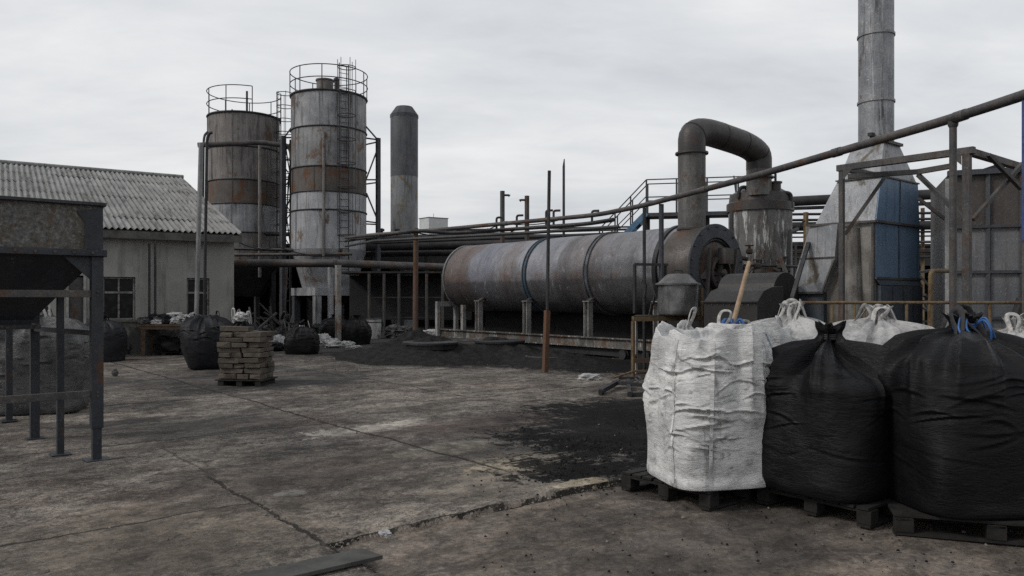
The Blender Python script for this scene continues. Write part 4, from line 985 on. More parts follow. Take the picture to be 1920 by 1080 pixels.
# ================================================================== BLOWER, DUCT, VESSEL
FC = W(1313, 503, 17.2); FX = -A
fan = thing('blower', 'round brown and black centrifugal blower housing on the near end of the drum', 'blower', Vector((FC.x, FC.y, 0)), TH)
FR = .91
M['fan_brown'] = metal('blower_brown_sheet', (.055, .046, .041), (.085, .073, .066), rust=(.075, .04, .024), cov=.4, streak=.4, light=(.16, .16, .16), lcov=.06, met=.25, rough=.45)
prof = []
mb = MB(); mb.lathe(FC - FX * .42, [(FR * .98, 0), (FR, .02), (FR, .8), (FR * .99, .82)], 72, ax=FX, smooth=True); mb.build('housing', M['fan_brown'], fan)
mb = MB(); mb.lathe(FC + FX * .4, [(FR * .99, .0), (FR * 1.05, .0), (FR * 1.05, .05), (FR * .72, .055), (FR * .72, .0)], 72, ax=FX, caps=False, smooth=False)
for k in range(18):
    a = 2 * PI * k / 18; x_ = Z * math.cos(a) + B * math.sin(a); mb.lathe(FC + FX * .455 + x_ * FR * .98, [(.022, 0), (.022, .03)], 6, ax=FX)
mb.build('flange_ring', M['blue_steel'], fan)
mb = MB(); mb.lathe(FC + FX * .41, [(FR * .72, 0.0), (FR * .66, .03), (FR * .5, -.1), (.01, -.12)], 60, ax=FX, caps=False); mb.build('side_plate', M['pipe_dark'], fan)
mb = MB(); mb.lathe(FC + FX * .35 - Z * .12 + B * .05, [(.02, 0), (.36, 0), (.36, .18), (.3, .2), (.3, .05), (.1, .03)], 36, ax=FX, caps=False, smooth=False); mb.build('inlet_ring', M['fan_brown'], fan)
mb = MB()
for k in range(8):
    a = 2 * PI * k / 8; x_ = Z * math.cos(a) + B * math.sin(a); y_ = FX.cross(x_); e = FC + FX * .46 - Z * .12 + B * .05
    mb.bar(e + x_ * .06, e + x_ * .3, .02, .1, up=y_ + FX * .6)
mb.lathe(FC + FX * .4 - Z * .12 + B * .05, [(.09, 0), (.09, .2), (.05, .24)], 16, ax=FX); mb.build('impeller', M['steel_frame'], fan)
mb = MB()
for s_, b0 in ((-.5, -.35), (.35, .62), (-.1, .1)):
    mb.bar(FC + FX * .55 + B * s_ - Z * .62, FC + FX * .52 + B * b0 + Z * .42, .05, .07)
mb.box(FC + FX * .6 + B * .1 + Z * .25, (.3, .2, .34)); mb.build('drive_bracket', M['steel_frame'], fan)
mb = MB(); mb.box(Vector((FC.x, FC.y, (FC.z - FR) / 2 + .03)), (1.2, .9, FC.z - FR + .06)); mb.build('pedestal', M['black'], fan)
# duct
D0 = W(1297, 430, 17.3); d0 = D0.y
rD = 25.5 / F * d0
top1 = W(1297, 238, d0); E1 = W(1423, 345, 18.9)
dz = W(1423, 270, 18.9).z
top2 = Vector((E1.x, E1.y, dz - .12)); top1.z = zf(237, d0)
duct = thing('exhaust_duct', 'fat sooty duct arching from the blower up and over into the vessel', 'duct', Vector((D0.x, D0.y, 0)), YAW)
jz = zf(288, d0)
# transition out of the scroll
mb = MB(); n_ = 40; rows = []
for k in range(9):
    f = k / 8; zc_ = FC.z - .25 + (D0.z - FC.z + .25) * f
    e = (FC - B * .1 + FX * -.02) * (1 - f) + D0 * f; rx = (.62 * (1 - f) ** 1.3 + rD * (1 - (1 - f) ** 1.3)); ry = .5 * (1 - f) + rD * f; pw = 2 + 1.2 * (1 - f)
    ring_ = []
    for j in range(n_):
        a = 2 * PI * j / n_; ca, sa = math.cos(a), math.sin(a); s_ = (abs(ca) ** pw + abs(sa) ** pw) ** (-1 / pw)
        v = e + B * ca * s_ * rx + A * sa * s_ * ry; ring_.append((v.x, v.y, zc_))
    rows.append(ring_)
mb.grid(np.array(rows), True); mb.build('transition', M['fan_brown'], duct)
M['duct_grey'] = metal('duct_grey', (.09, .087, .083), (.13, .125, .12), cov=.3, streak=.6, scol=(.04, .036, .033), light=(.24, .24, .23), lcov=.1, met=.3, scale=1.4)
M['duct_dark'] = metal('duct_dark', (.038, .035, .035), (.06, .055, .053), cov=.3, streak=.35, light=(.13, .13, .13), lcov=.08, met=.3, rough=.5, scale=1.2)
base1 = Vector((D0.x, D0.y, D0.z)); j1 = Vector((D0.x, D0.y, jz))
mb = MB(); mb.lathe(base1, [(rD, 0), (rD, jz - D0.z)], 40, caps=False); mb.build('riser', M['duct_grey'], duct)
cl_ = bend([j1, Vector((D0.x, D0.y, top1.z)), top2, Vector((top2.x, top2.y, zf(318, 18.9)))], 1.0, 8)
mb = MB(); mb.tube(cl_, rD, 40, smooth=True, caps=False); mb.build('arch', M['duct_dark'], duct)
j2_ = Vector((top2.x, top2.y, zf(318, 18.9))); mb = MB(); mb.lathe(j2_, [(rD * .98, 0), (rD * .98, -(j2_.z - zf(352, 18.9)) - .2)], 40, caps=False); mb.build('down_leg', M['duct_grey'], duct)
for q_, z_, w_ in ((j1, -.02, .06), (base1, -.02, .03), (j2_, -.22, .05)):
    mb = MB(); mb.lathe(q_ + Z * z_, [(rD, 0), (rD + w_, 0), (rD + w_, .04), (rD, .04)], 40, caps=False, smooth=False); mb.build('flange', M['duct_dark'], duct)
mb = MB()
for i in (3, 9, 11, 16):
    if i < len(cl_) - 1: mb.lathe(cl_[i], [(rD + .008, -.012), (rD + .008, .012)], 40, ax=(cl_[i + 1] - cl_[i - 1]).normalized(), caps=False)
mb.build('weld_seam', M['pipe_dark'], duct)
# vessel
VC = X(1425, 19.4); VR = 59 / F * 19.4
ves = thing('process_vessel', 'upright streaked cylindrical vessel with sooty domed lid under the duct end', 'vessel', VC, YAW)
zt_, zb_ = zf(398, 19.4), .0
mb = MB(); mb.lathe(VC, [(VR * .97, 0), (VR * .97, zf(505, 19.4)), (VR * .97, zt_)], 64, caps=False); mb.build('body', metal('vessel_sheet', (.15, .15, .148), (.1, .095, .09), rust=(.07, .04, .026), cov=.35, streak=.8, scol=(.03, .027, .025), light=(.46, .46, .45), lcov=.42, met=.2, scale=1.2, mott=.4), ves)
mb = MB(); mb.lathe(VC, [(VR, zf(500, 19.4)), (VR * 1.0, 0)], 64, caps=False); mb.build('lower_jacket', M['fan_brown'], ves)
mb = MB(); mb.lathe(VC, [(VR * .97, zt_), (VR * 1.03, zt_), (VR * 1.03, zf(383, 19.4)), (VR * .96, zf(380, 19.4)), (VR * .93, zf(366, 19.4)), (VR * .62, zf(355, 19.4)), (VR * .3, zf(352, 19.4))], 64, caps=False, smooth=False); ld_ = mb.build('lid', M['duct_dark'], ves)
for px, y0, y1 in ((1454, 358, 344),):
    e = W(px, y0, 18.9); mb = MB(); mb.lathe(e, [(.13, 0), (.13, zf(y1, 18.9) - e.z), (.16, zf(y1, 18.9) - e.z), (.16, zf(y1, 18.9) - e.z + .04), (.03, zf(y1, 18.9) - e.z + .06), (.03, .42)], 14); mb.build('vent_cap', M['duct_dark'], ld_)
mb = MB(); mb.tube(bend([W(1462, 361, 18.8), W(1483, 362, 18.9), W(1483, 390, 18.9)], .12), .05, 8); mb.build('handle_pipe', M['pipe_dark'], ld_); mb = MB(); mb.tube(bend([W(1384, 372, 19), W(1386, 352, 19), W(1400, 350, 19), W(1401, 360, 19)], .15), .045, 8); mb.build('handle_pipe', M['pipe_dark'], ld_)
mb = MB(); rs = np.random.RandomState(5)
for k in range(26):
    a = rs.rand() * 1.6 - .8; e = VC + (Vector((-VC.x, -VC.y, 0)).normalized().cross(Z) * math.sin(a) + Vector((-VC.x, -VC.y, 0)).normalized() * math.cos(a)) * (VR * 1.01)
    z_ = 1.35 + rs.rand() * 1.0; e = e + Z * z_
    d_ = Vector((rs.rand() - .5, rs.rand() - .5, rs.rand() - .3)).normalized() * .22
    mb.bar(e - d_, e + d_, .04 + .08 * rs.rand(), .04)
mb.build('fittings', M['steel_frame'], ves)
mb = MB(); mb.bar(W(1452, 455, 17.6), W(1487, 545, 17.2), .09, .05); e = W(1487, 545, 17.2); mb.bar(e, Vector((e.x + .3, e.y, 0)), .09, .05)
tag(mb.build('diagonal_strut', M['steel_frame'], loc=Vector((e.x, e.y, 0))), 'thin steel strut slanting down across the front of the vessel', 'strut')
# clutter behind: dark motor block between blower and vessel
c = X(1415, 16.6); mk = thing('gear_motor', 'sooty motor block crouching below the vessel behind the rounded casing', 'motor', c, YAW)
mb = MB(); mb.lathe(c + Z * 1.25 - B * .4, [(.05, 0), (.27, 0), (.27, .6), (.2, .66), (.1, .7)], 24, ax=B); mb.build('motor_body', M['pipe_dark'], mk)
mb = MB(); mb.box(c + Z * .5, (1.0, .5, 1.0)); mb.build('stand', M['black'], mk)

# ------------------------------------------------------------------ service pipes, rails and cables among the machines
tg = thing('service_pipework', 'tangle of thin service pipes, rails and valves crowded round the vessel foot', 'pipework', X(1440, 17.8))
for pts_ in (((1395, 497, 17.6), (1500, 500, 17.9)), ((1400, 520, 17.5), (1496, 523, 17.8)), ((1388, 476, 18.2), (1388, 560, 18.0)), ((1434, 470, 17.9), (1436, 600, 17.6)), ((1466, 486, 17.9), (1463, 600, 17.7)), ((1492, 455, 18.2), (1490, 600, 18.0)), ((1400, 548, 17.3), (1485, 540, 17.6)),
             ((1372, 395, 18.4), (1372, 480, 18.2), (1402, 486, 18.0)), ((1495, 430, 19), (1480, 436, 18.6), (1478, 510, 18.2))):
    mb = MB(); mb.tube(bend([W(*p) for p in pts_], .15, 5), .03 if len(pts_) == 2 else .05, 8); mb.build('pipe', M['pipe_dark'] if len(pts_) == 3 else M['pipe'], tg)
for p in ((1420, 497, 17.6), (1463, 498, 17.7), (1445, 521, 17.6), (1405, 470, 18.1)):
    e = W(*p); mb = MB(); mb.lathe(e - Z * .08, [(.05, 0), (.08, .03), (.08, .1), (.03, .14), (.03, .2)], 12); mb.ring(e + Z * .12, .09, .014, n=16); mb.build('valve', M['steel_frame'], tg)
def cable(label, pts_, r=.016, mat='black'):
    a_ = [W(*p) for p in pts_]; n_ = 14; out = []
    for i in range(len(a_) - 1):
        for k in range(n_):
            t_ = k / n_; sg = 4 * t_ * (1 - t_) * .06 * (a_[i + 1] - a_[i]).length
            out.append(a_[i] + (a_[i + 1] - a_[i]) * t_ - Z * sg)
    mb = MB(); mb.tube(out + [a_[-1]], r, 6); tag(mb.build('cable', M[mat], loc=a_[0]), label, 'cable')
cable('thin sagging cable strung from the tall silo down to the lattice post', [(552, 290, 34.2), (541, 330, 34.2), (536, 430, 34.2)], .03)
cable('thin cable hanging in a loop beside the rungs between the two silos', [(534, 260, 34.1), (543, 320, 34.3), (537, 400, 34.1), (546, 470, 34.3)], .026)
cable('thin cable running from the workshop gable corner to the transfer pipe', [(444, 452, 22.6), (520, 462, 25), (640, 480, 25.2)], .016)
cable('thin cable drooping below the overhead pipe past the first T-shaped pole', [(780, 436, 21.4), (942, 418, 24.8), (1057, 410, 24.4)], .018)
cable('loose cable dangling from the platform rail beside the vessel', [(1376, 330, 23.6), (1384, 380, 22), (1380, 440, 20.6)], .02)
# ================================================================== NEAR MACHINES
# stand with lidded pot
PC = G(1271, 716); PC = X(1271, 15.0)
sd_ = thing('steel_stand', 'narrow rusty angle iron stand carrying the lidded pot', 'stand', PC, YAW)
zt2 = zf(598, 14.7); cs_ = []
lf = X(1187, 14.7); rt_ = X(1315, 15.3); back = Vector((.18, .8, 0))
mb = MB()
for a_, b_ in ((lf, rt_), (lf + back, rt_ + back), (lf, lf + back), (rt_, rt_ + back)): mb.bar(a_ + Z * zt2, b_ + Z * zt2, .05, .09)
mb.build('top_frame', M['yellow_steel'], sd_)
mb = MB(); ux_ = (rt_ - lf).normalized(); uy_ = ux_.cross(Z) * -1
mb.hexa([lf + Z * (zt2 + .046), rt_ + Z * (zt2 + .046), rt_ + back + Z * (zt2 + .046), lf + back + Z * (zt2 + .046), lf + Z * (zt2 + .06), rt_ + Z * (zt2 + .06), rt_ + back + Z * (zt2 + .06), lf + back + Z * (zt2 + .06)]); mb.build('shelf', M['pipe_dark'], sd_)
for e, mt in ((lf, 'yellow_steel'), (rt_, 'yellow_steel'), (lf + back, 'pale_leg'), (rt_ + back, 'pipe_dark')):
    mb = MB(); mb.bar(e, e + Z * (zt2 - .05), .055, .055); mb.build('leg', M[mt], sd_)
mb = MB(); mb.bar(lf + Z * .35, lf + back + Z * .35, .04, .09); mb.bar(lf + Z * .32, X(1222, 14.8, .32), .04, .09); mb.build('lower_rail', M['rust_post'], sd_)
fr_ = thing('angle_frame', 'black angle iron frame with scraps hanging left of the lidded pot', 'frame', X(1200, 15.6), YAW)
mb = MB(); zq = zf(496, 15.3)
mb.bar(X(1190, 15.2, zt2 + .1), X(1190, 15.2, zq), .05, .05); mb.bar(X(1190, 15.2, zq), X(1252, 15.4, zq), .05, .05); mb.bar(X(1248, 15.4, zt2 + .1), X(1248, 15.4, zq), .04, .04); mb.build('frame', M['pipe_dark'], fr_)
mb = MB(); rs = np.random.RandomState(3)
for k in range(9):
    e = X(1200 + rs.rand() * 42, 15.5, zq - .1 - rs.rand() * .95); d_ = Vector((rs.rand() - .5, 0, -.5 - rs.rand())).normalized() * (.08 + .2 * rs.rand()); mb.bar(e, e + d_, .03 + .05 * rs.rand(), .02)
mb.build('scrap', M['pipe_dark'], fr_)
pot = thing('lidded_pot', 'dented grey steel pot with conical lid on the rusty stand', 'pot', X(1271, 15.1, zt2 + .06), 0)
pr_ = 37 / F * 15.1; pb = X(1271, 15.1, zt2 + .06); ph_ = zf(533, 15.1) - pb.z
M['pot'] = metal('pot_steel', (.17, .17, .172), (.1, .1, .1), cov=.22, streak=.5, met=.45, rough=.42, light=(.3, .3, .3), lcov=.12, scale=2)
def dent(a, h, r): return .008 * math.sin(3 * a + 4 * h) + .006 * math.sin(7 * a - 9 * h)
mb = MB(); mb.lathe(pb, [(pr_ * .9, 0), (pr_ * .98, .02)] + [(pr_, .04 + ph_ * .95 * k / 8) for k in range(9)], 48, fn=dent); mb.build('body', M['pot'], pot)
mb = MB(); mb.lathe(pb + Z * ph_, [(pr_ * 1.0, -.02), (pr_ * 1.13, -.015), (pr_ * 1.13, .015), (pr_ * .98, .03), (pr_ * .62, .17), (pr_ * .5, .2), (.01, .21)], 40, caps=False, smooth=False); lid_ = mb.build('lid', M['pot'], pot)
mb = MB(); mb.tube(bend([pb + Z * (ph_ + .2) - ex * .1, pb + Z * (ph_ + .27) - ex * .09, pb + Z * (ph_ + .27) + ex * .09, pb + Z * (ph_ + .2) + ex * .1], .04), .012, 6); mb.build('handle', M['pipe_dark'], lid_)
for e in (rt_ + Z * (zt2 + .05),):
    mb = MB(); mb.bar(e, e + Z * .55, .05, .05); mb.build('post_stub', M['yellow_steel'], sd_)
# rounded dark casing
cs = thing('machine_casing', 'dull black sheet casing with rounded top and sloped front behind the white sacks', 'casing', X(1385, 14.2), 0)
M['casing'] = metal('casing_black', (.017, .016, .016), (.025, .024, .023), cov=.15, streak=.25, met=.15, rough=.5, bump=.15)
H0 = X(1450, 13.9); F0 = X(1420, 13.1); ze = zf(547, 13.9)
prof = [(0, 0), (0, ze)] + [(.42 - .42 * math.cos(PI * k / 14), ze + .36 * math.sin(PI * k / 14)) for k in range(1, 14)] + [(.84, ze), (.84, 0)]
mb = MB(); mb.prism([H0 + B * y + Z * z for y, z in prof], A * 1.2); mb.build('hood', M['casing'], cs, .006)
za, zb2 = zf(566, 13.1), zf(538, 13.5)
mb = MB(); mb.prism([F0, F0 + Z * za, F0 + B * .2 + Z * (zb2 - .07), F0 + B * .45 + Z * zb2, F0 + B * .8 + Z * (zb2 + .01), F0 + B * .8], A * 1.1); mb.build('front_box', M['casing'], cs, .006)
mb = MB(); mb.bar(F0 - A * .04 - B * .02 + Z * za, F0 + A * 1.14 - B * .02 + Z * za, .05, .022); mb.build('edge_flange', M['pipe_dark'], cs)
mb = MB(); mb.bar(H0 - A * .03 - B * .03 + Z * ze, H0 + A * 1.24 - B * .03 + Z * ze, .06, .022); mb.build('hood_lip', M['pipe_dark'], cs)
mb = MB()
for k_ in range(9): mb.lathe(F0 + A * (.04 + .125 * k_) - B * .001 + Z * (za - .05), [(.012, 0), (.012, .012)], 6, ax=-B)
for k_ in range(6): mb.lathe(F0 + B * (.06 + .13 * k_) + Z * .5, [(.012, 0), (.012, .012)], 6, ax=-A)
mb.build('bolts', M['steel_frame'], cs)
mb = MB(); mb.box(F0 + A * .5 - B * .006 + Z * .95, (.012, .5, .34)); mb.build('hatch', M['pipe_dark'], cs, .003)
mb = MB(); mb.tube(bend([F0 + A * .35 - B * .01 + Z * 1.0, F0 + A * .35 - B * .06 + Z * 1.0, F0 + A * .5 - B * .06 + Z * 1.0, F0 + A * .5 - B * .01 + Z * 1.0], .03, 4), .012, 6); mb.build('handle', M['steel_frame'], cs)

# ================================================================== BLUE HOOD WITH CHIMNEY
K = Vector((6.33, 13.5, 0))
def kp(a, b, z): return K + A * a + B * b + Z * z
hood = thing('exhaust_hood', 'tall tapered sheet hood, silver left and blue right, under the big chimney', 'hood', K, YAW)
M['silver'] = metal('hood_silver_sheet', (.185, .195, .212), (.265, .272, .285), rust=(.085, .068, .045), cov=.3, streak=.65, scol=(.075, .07, .068), light=(.34, .345, .35), lcov=.14, met=.1, rough=.48, scale=1.5, bump=.25, mott=.3)
M['blue'] = metal('hood_blue_paint', (.09, .148, .228), (.115, .175, .262), rust=(.05, .04, .04), cov=.12, streak=.5, scol=(.02, .035, .06), light=(.12, .17, .22), lcov=.1, met=.15, rough=.5, scale=1.2, bump=.2, mott=.25)
M['blue_low'] = metal('hood_dark_blue', (.035, .048, .066), (.055, .065, .078), cov=.2, streak=.5, met=.15, scale=1.2)
M['hood_brown'] = metal('hood_stained_sheet', (.22, .21, .195), (.13, .12, .11), rust=(.08, .055, .03), cov=.3, streak=.7, scol=(.04, .034, .03), met=.3, scale=1.5, mott=.3)
zA, zB, zC, zD = 1.86, 2.85, 3.66, 4.33
lo1 = [kp(0, 0, 0), kp(0, 1.72, 0), kp(1.3, 1.72, 0), kp(1.3, 0, 0)]
r1_ = [kp(0, 0, zB), kp(0, 1.72, zB), kp(1.12, 1.72, zB), kp(1.12, 0, zB)]
r2_ = [kp(0, .2, zC), kp(0, 1.66, zC), kp(.78, 1.6, zC), kp(.78, .2, zC)]
r3_ = [kp(.1, .56, zD), kp(.1, 1.17, zD), kp(.68, 1.17, zD), kp(.68, .56, zD)]
mb = MB(); mb.add(lo1 + [kp(0, 0, zB), kp(0, 1.72, zB), kp(1.3, 1.72, zB), kp(1.3, 0, zB)], [(0, 1, 5, 4), (1, 2, 6, 5), (2, 3, 7, 6), (3, 0, 4, 7)]); mb.build('body', M['hood_brown'], hood)
mb = MB(); mb.add(r1_ + r2_ + r3_, [(0, 1, 5, 4), (1, 2, 6, 5), (2, 3, 7, 6), (3, 0, 4, 7), (4, 5, 9, 8), (5, 6, 10, 9), (6, 7, 11, 10), (7, 4, 8, 11)]); mb.build('taper', M['silver'], hood)
n_ = .02
mb = MB()                                        # the two blue sheets, proud of the body
mb.prism([kp(-n_, .01, zA), kp(-n_, 1.73, zA), kp(-n_, 1.73, zB - .03), kp(-n_, .01, zB - .03)], A * .018)
mb.prism([kp(-n_, .02, zB + .03), kp(-n_, 1.73, zB + .03), kp(-n_, 1.66, zC), kp(-n_, .2, zC)], A * .018); bs = mb.build('blue_sheet', M['blue'], hood)
mb = MB(); mb.bar(kp(-n_ - .008, .86, zA), kp(-n_ - .008, .86, zB - .03), .02, .016); mb.bar(kp(-n_ - .008, .89, zB + .03), kp(-n_ - .008, .93, zC), .02, .016)
mb.build('seam', M['blue_low'], bs)
mb = MB(); mb.prism([kp(-n_, -.01, zA), kp(-n_, 1.73, zA), kp(-.08, 1.73, zA - .12), kp(-.08, .06, zA - .12)], A * .012 + Z * -.004)
mb.box(kp(-.04, .89, .865), (1.66, .08, 1.73)); mb.build('lower_sheet', M['blue_low'], hood)
mb = MB()
for q_ in (.5, .9, 1.3): mb.bar(kp(-.085, q_, .05), kp(-.085, q_, zA - .14), .015, .012)
mb.build('rib', M['pipe_dark'], hood)
# chute on the left, a sloping duct standing proud of the body
pr0 = [(.68, 0), (1.56, 0), (1.55, 1.6), (1.13, 2.82), (.62, 2.82), (.64, 2.2), (.9, 1.62), (.9, 0)]
mb = MB(); mb.prism([kp(a_, -.14, z_) for a_, z_ in ((.66, 2.2), (.88, 1.62), (1.54, 1.62), (1.13, 2.84), (.6, 2.84))], B * .9); mb.build('chute', M['silver'], hood)
mb = MB(); mb.prism([kp(a_, -.11, z_) for a_, z_ in ((.88, 0), (1.56, 0), (1.56, 1.6), (.88, 1.6))], B * .9); mb.build('chute_box', M['blue_low'], hood)
mb = MB(); mb.lathe(kp(.42, -.0, 0), [(.2, 0), (.22, 1.2), (.16, 2.75)], 28); mb.build('corner_duct', M['hood_brown'], hood)
mb = MB()
mb.bar(kp(1.16, -.16, zB), kp(-.04, -.03, zB), .05, .04); mb.bar(kp(-.04, -.03, zB), kp(-.04, 1.76, zB), .05, .04)
mb.bar(kp(.8, .17, zC), kp(-.03, .17, zC), .03, .025); mb.bar(kp(-.03, .17, zC), kp(-.03, 1.68, zC), .03, .025)
mb.bar(kp(1.33, -.155, 2.25), kp(.66, -.155, 2.25), .025, .02); mb.bar(kp(1.57, -.16, 1.61), kp(.86, -.16, 1.61), .06, .04); mb.bar(kp(.88, -.16, 1.64), kp(.655, -.16, 2.2), .03, .03)
mb.bar(kp(-.03, -.02, zA), kp(-.03, 1.75, zA), .04, .04); mb.bar(kp(.02, -.02, 0), kp(.02, -.02, zB - .03), .04, .04); mb.build('flange_strip', M['steel_frame'], hood)
cc = kp(.39, .865, 0); cr = .305
M['chimney'] = metal('chimney_peeling_sheet', (.165, .175, .19), (.26, .265, .275), cov=.24, streak=.95, scol=(.05, .05, .052), light=(.34, .34, .35), lcov=.3, met=.35, rough=.5, scale=1.3, bump=.3, mott=.5)
mb = MB(); mb.lathe(cc, [(cr, zD - .04), (cr, zf(195, 14.4)), (cr, zf(92, 14.4)), (cr, 8.6)], 48, caps=False); ch_ = mb.build('chimney', M['chimney'], hood)
mb = MB()
for z_ in (zf(194, 14.4), zf(70, 14.4), 7.6):
    mb = MB(); mb.lathe(cc, [(cr, z_ - .02), (cr + .02, z_ - .02), (cr + .02, z_ + .02), (cr, z_ + .02)], 48, caps=False, smooth=False); mb.build('joint_band', M['galv'], ch_)
mb = MB(); mb.box(kp(.39, .865, zD + .01), (.7, .68, .05)); mb.build('collar', M['steel_frame'], hood)
for b_ in (.5, 1.25):
    mb = MB(); mb.tube([kp(.3, b_, zD - .02), kp(.3, b_, zD + .14)], .03, 8); mb.box(kp(.3, b_, zD + .15), (.12, .08, .06)); mb.build('lug', M['pipe_dark'], hood)
e = X(1490, 13.0); mb = MB(); mb.bar(X(1434, 12.8), W(1516, 455, 14.3), .07, .04); tag(mb.build('leaning_plank', M['pipe_dark'], loc=e), 'dark bar leaning along the left edge of the silver chute', 'bar')

# ================================================================== STEEL GANTRY FRAME, TANK WALL, RAILING
Q = X(1813, 11.0)
gan = thing('steel_gantry', 'grey square section gantry frame with diagonal braces before the blue hood', 'frame', Q, YAW)
def gp(a, b, z): return Q + A * a + B * b + Z * z
ZG = 3.6
for a_, b_, w_, mt in ((0, 0, .1, 'steel_frame'), (1.85, 0, .075, 'steel_frame'), (0, 2.6, .09, 'blue_steel')):
    mb = MB(); mb.bar(gp(a_, b_, 0), gp(a_, b_, ZG - .05), w_, w_); mb.build('post', M[mt], gan, .006)
e = X(1779, 12.3); mb = MB(); mb.bar(e, Vector((e.x, e.y, 3.4)), .085, .085); mb.build('post', M['galv'], gan, .005)
mb = MB(); mb.bar(gp(-.1, 0, ZG), gp(1.92, 0, ZG), .1, .1); mb.bar(gp(0, .1, ZG), gp(0, 2.7, ZG), .1, .1); mb.bar(gp(1.85, .1, ZG - .003), gp(1.85, 1.2, ZG - .003), .085, .085); mb.build('top_beam', M['steel_frame'], gan, .006)
mb = MB()
for a_, b_ in ((0, 0), (1.85, 0)):
    for sg in ((1 if a_ == 0 else -1),):
        mb.prism([gp(a_ + sg * .05, -.055, ZG - .05), gp(a_ + sg * .2, -.055, ZG - .05), gp(a_ + sg * .05, -.055, ZG - .2)], B * -.008)
    mb.box(gp(a_, b_, .01), (.3, .3, .02))
mb.build('gusset', M['steel_frame'], gan)
mb = MB(); mb.bar(W(1590, 331, 12.3), W(1722, 322, 12.0), .075, .075); mb.bar(W(1722, 322, 12.0), W(1785, 311, 11.6), .075, .075); mb.build('rear_beam', M['steel_frame'], gan)
for (x0, y0, d0_, x1, y1, d1_, w_) in ((1659, 332, 12.3, 1584, 440, 12.55, .065), (1722, 328, 12.0, 1807, 410, 11.3, .07), (1722, 372, 12.6, 1772, 411, 12.5, .06), (1853, 290, 11.25, 1915, 354, 11.5, .06), (1918, 306, 11.6, 1824, 412, 11.3, .065)):
    mb = MB(); mb.bar(W(x0, y0, d0_), W(x1, y1, d1_), w_, w_ * .8); mb.build('brace', M['steel_frame'], gan)
mb = MB(); mb.bar(X(1852, 11.0), W(1915, 560, 11.2), .09, .09); mb.build('brace', M['pipe_dark'], gan)
tw = thing('panel_tank', 'big ribbed sheet metal tank, brown above and grey below, at the right edge', 'tank', X(1780, 13.4), 0)
t0, t1 = X(1776, 13.6), X(2010, 12.9); td = (t1 - t0).normalized(); tn = td.cross(Z)
M['tank_lo'] = metal('tank_grey_sheet', (.11, .115, .124), (.145, .148, .155), cov=.15, streak=.5, scol=(.05, .048, .047), met=.2, scale=.9, mott=.2)
M['tank_hi'] = metal('tank_brown_sheet', (.055, .047, .044), (.075, .066, .062), cov=.3, streak=.4, met=.15, scale=.9, mott=.25)
zt3, zm3 = zf(326, 13.4), zf(425, 13.4)
Lw = (t1 - t0).length
mb = MB(); mb.prism([t0, t1, t1 + Z * zm3, t0 + Z * zm3], tn * -2.5); mb.build('lower_panel', M['tank_lo'], tw)
mb = MB(); mb.prism([t0 + Z * (zm3 + .002), t1 + Z * (zm3 + .002), t1 + Z * zt3, t0 + Z * zt3], tn * -2.5); mb.build('upper_panel', M['tank_hi'], tw)
mb = MB(); zz2 = [zm3, zf(510, 13.4), zf(596, 13.4), .3]
for z_ in zz2: mb.bar(t0 + tn * .03 + Z * z_, t1 + tn * .03 + Z * z_, .06, .05)
for u_ in (.05, .62, 1.12, 1.62):
    mb.bar(t0 + td * u_ + tn * .025, t0 + td * u_ + tn * .025 + Z * zt3, .05, .07)
mb.bar(t0 + tn * .03 + Z * (zt3 + .03), t1 + tn * .03 + Z * (zt3 + .03), .12, .09); mb.build('rib', M['blue_steel'], tw)
mb = MB(); rs = np.random.RandomState(9)
for k in range(7):
    e = t0 + td * (.1 + rs.rand() * 1.0) - tn * (.2 + rs.rand()) + Z * (zt3 + .04); mb.bar(e, e + td * .5 + Z * (.02 + .16 * rs.rand()), .2, .08)
tag(mb.build('scrap_metal', M['pipe_dark'], loc=t0 + Z * zt3), 'dark scrap lengths lying on top of the ribbed tank', 'scrap')

ry = thing('yellow_railing', 'faded yellow tube railing behind the row of big sacks', 'railing', X(1700, 10.6), 0)
ra, rb = X(1478, 10.6), X(1990, 10.4); zr1 = zf(567.5, 10.6); zr2 = zf(618, 10.6)
mb = MB(); mb.tube([ra + Z * zr1, rb + Z * zr1], .022, 8); mb.build('top_rail', M['yellow_steel'], ry)
mb = MB(); mb.tube([X(1592, 10.57) + Z * zr2, rb + Z * zr2], .02, 8); mb.build('mid_rail', M['yellow_steel'], ry)
for px, tl in ((1486, 0), (1560, 0), (1602, .02), (1621, -.02), (1700, 0), (1742, 0), (1856, 0), (1930, 0)):
    e = X(px, 10.6 - .2 * (px - 1478) / 512); mb = MB(); mb.tube([e + ex * tl, e + Z * (zr1 - .02)], .02, 8); mb.build('post', M['yellow_steel'], ry)
e = X(1745, 11.6); mb = MB(); mb.tube(bend([e, W(1745, 508, 11.6), W(1778, 508, 12.0)], .1), .035, 10); tag(mb.build('hooked_pipe', M['yellow_steel'], loc=e), 'yellow pipe bent over at its top beside the blue hood', 'pipe')
# dim clutter wall under the rack, right of the hood
c = X(1740, 20); mb = MB()
rs = np.random.RandomState(2)
for k in range(26):
    e = X(1725 + rs.rand() * 60, 19 + rs.rand() * 2, .2 + rs.rand() * 2.0); d_ = Vector((rs.rand() - .5, rs.rand() - .5, (rs.rand() - .5) * .6)).normalized() * (.2 + .3 * rs.rand()); mb.bar(e - d_, e + d_, .05 + .12 * rs.rand(), .06)
tag(mb.build('scrap_heap', M['pipe_dark'], loc=c), 'dim tangle of scrap steel seen in the gap right of the blue hood', 'scrap')
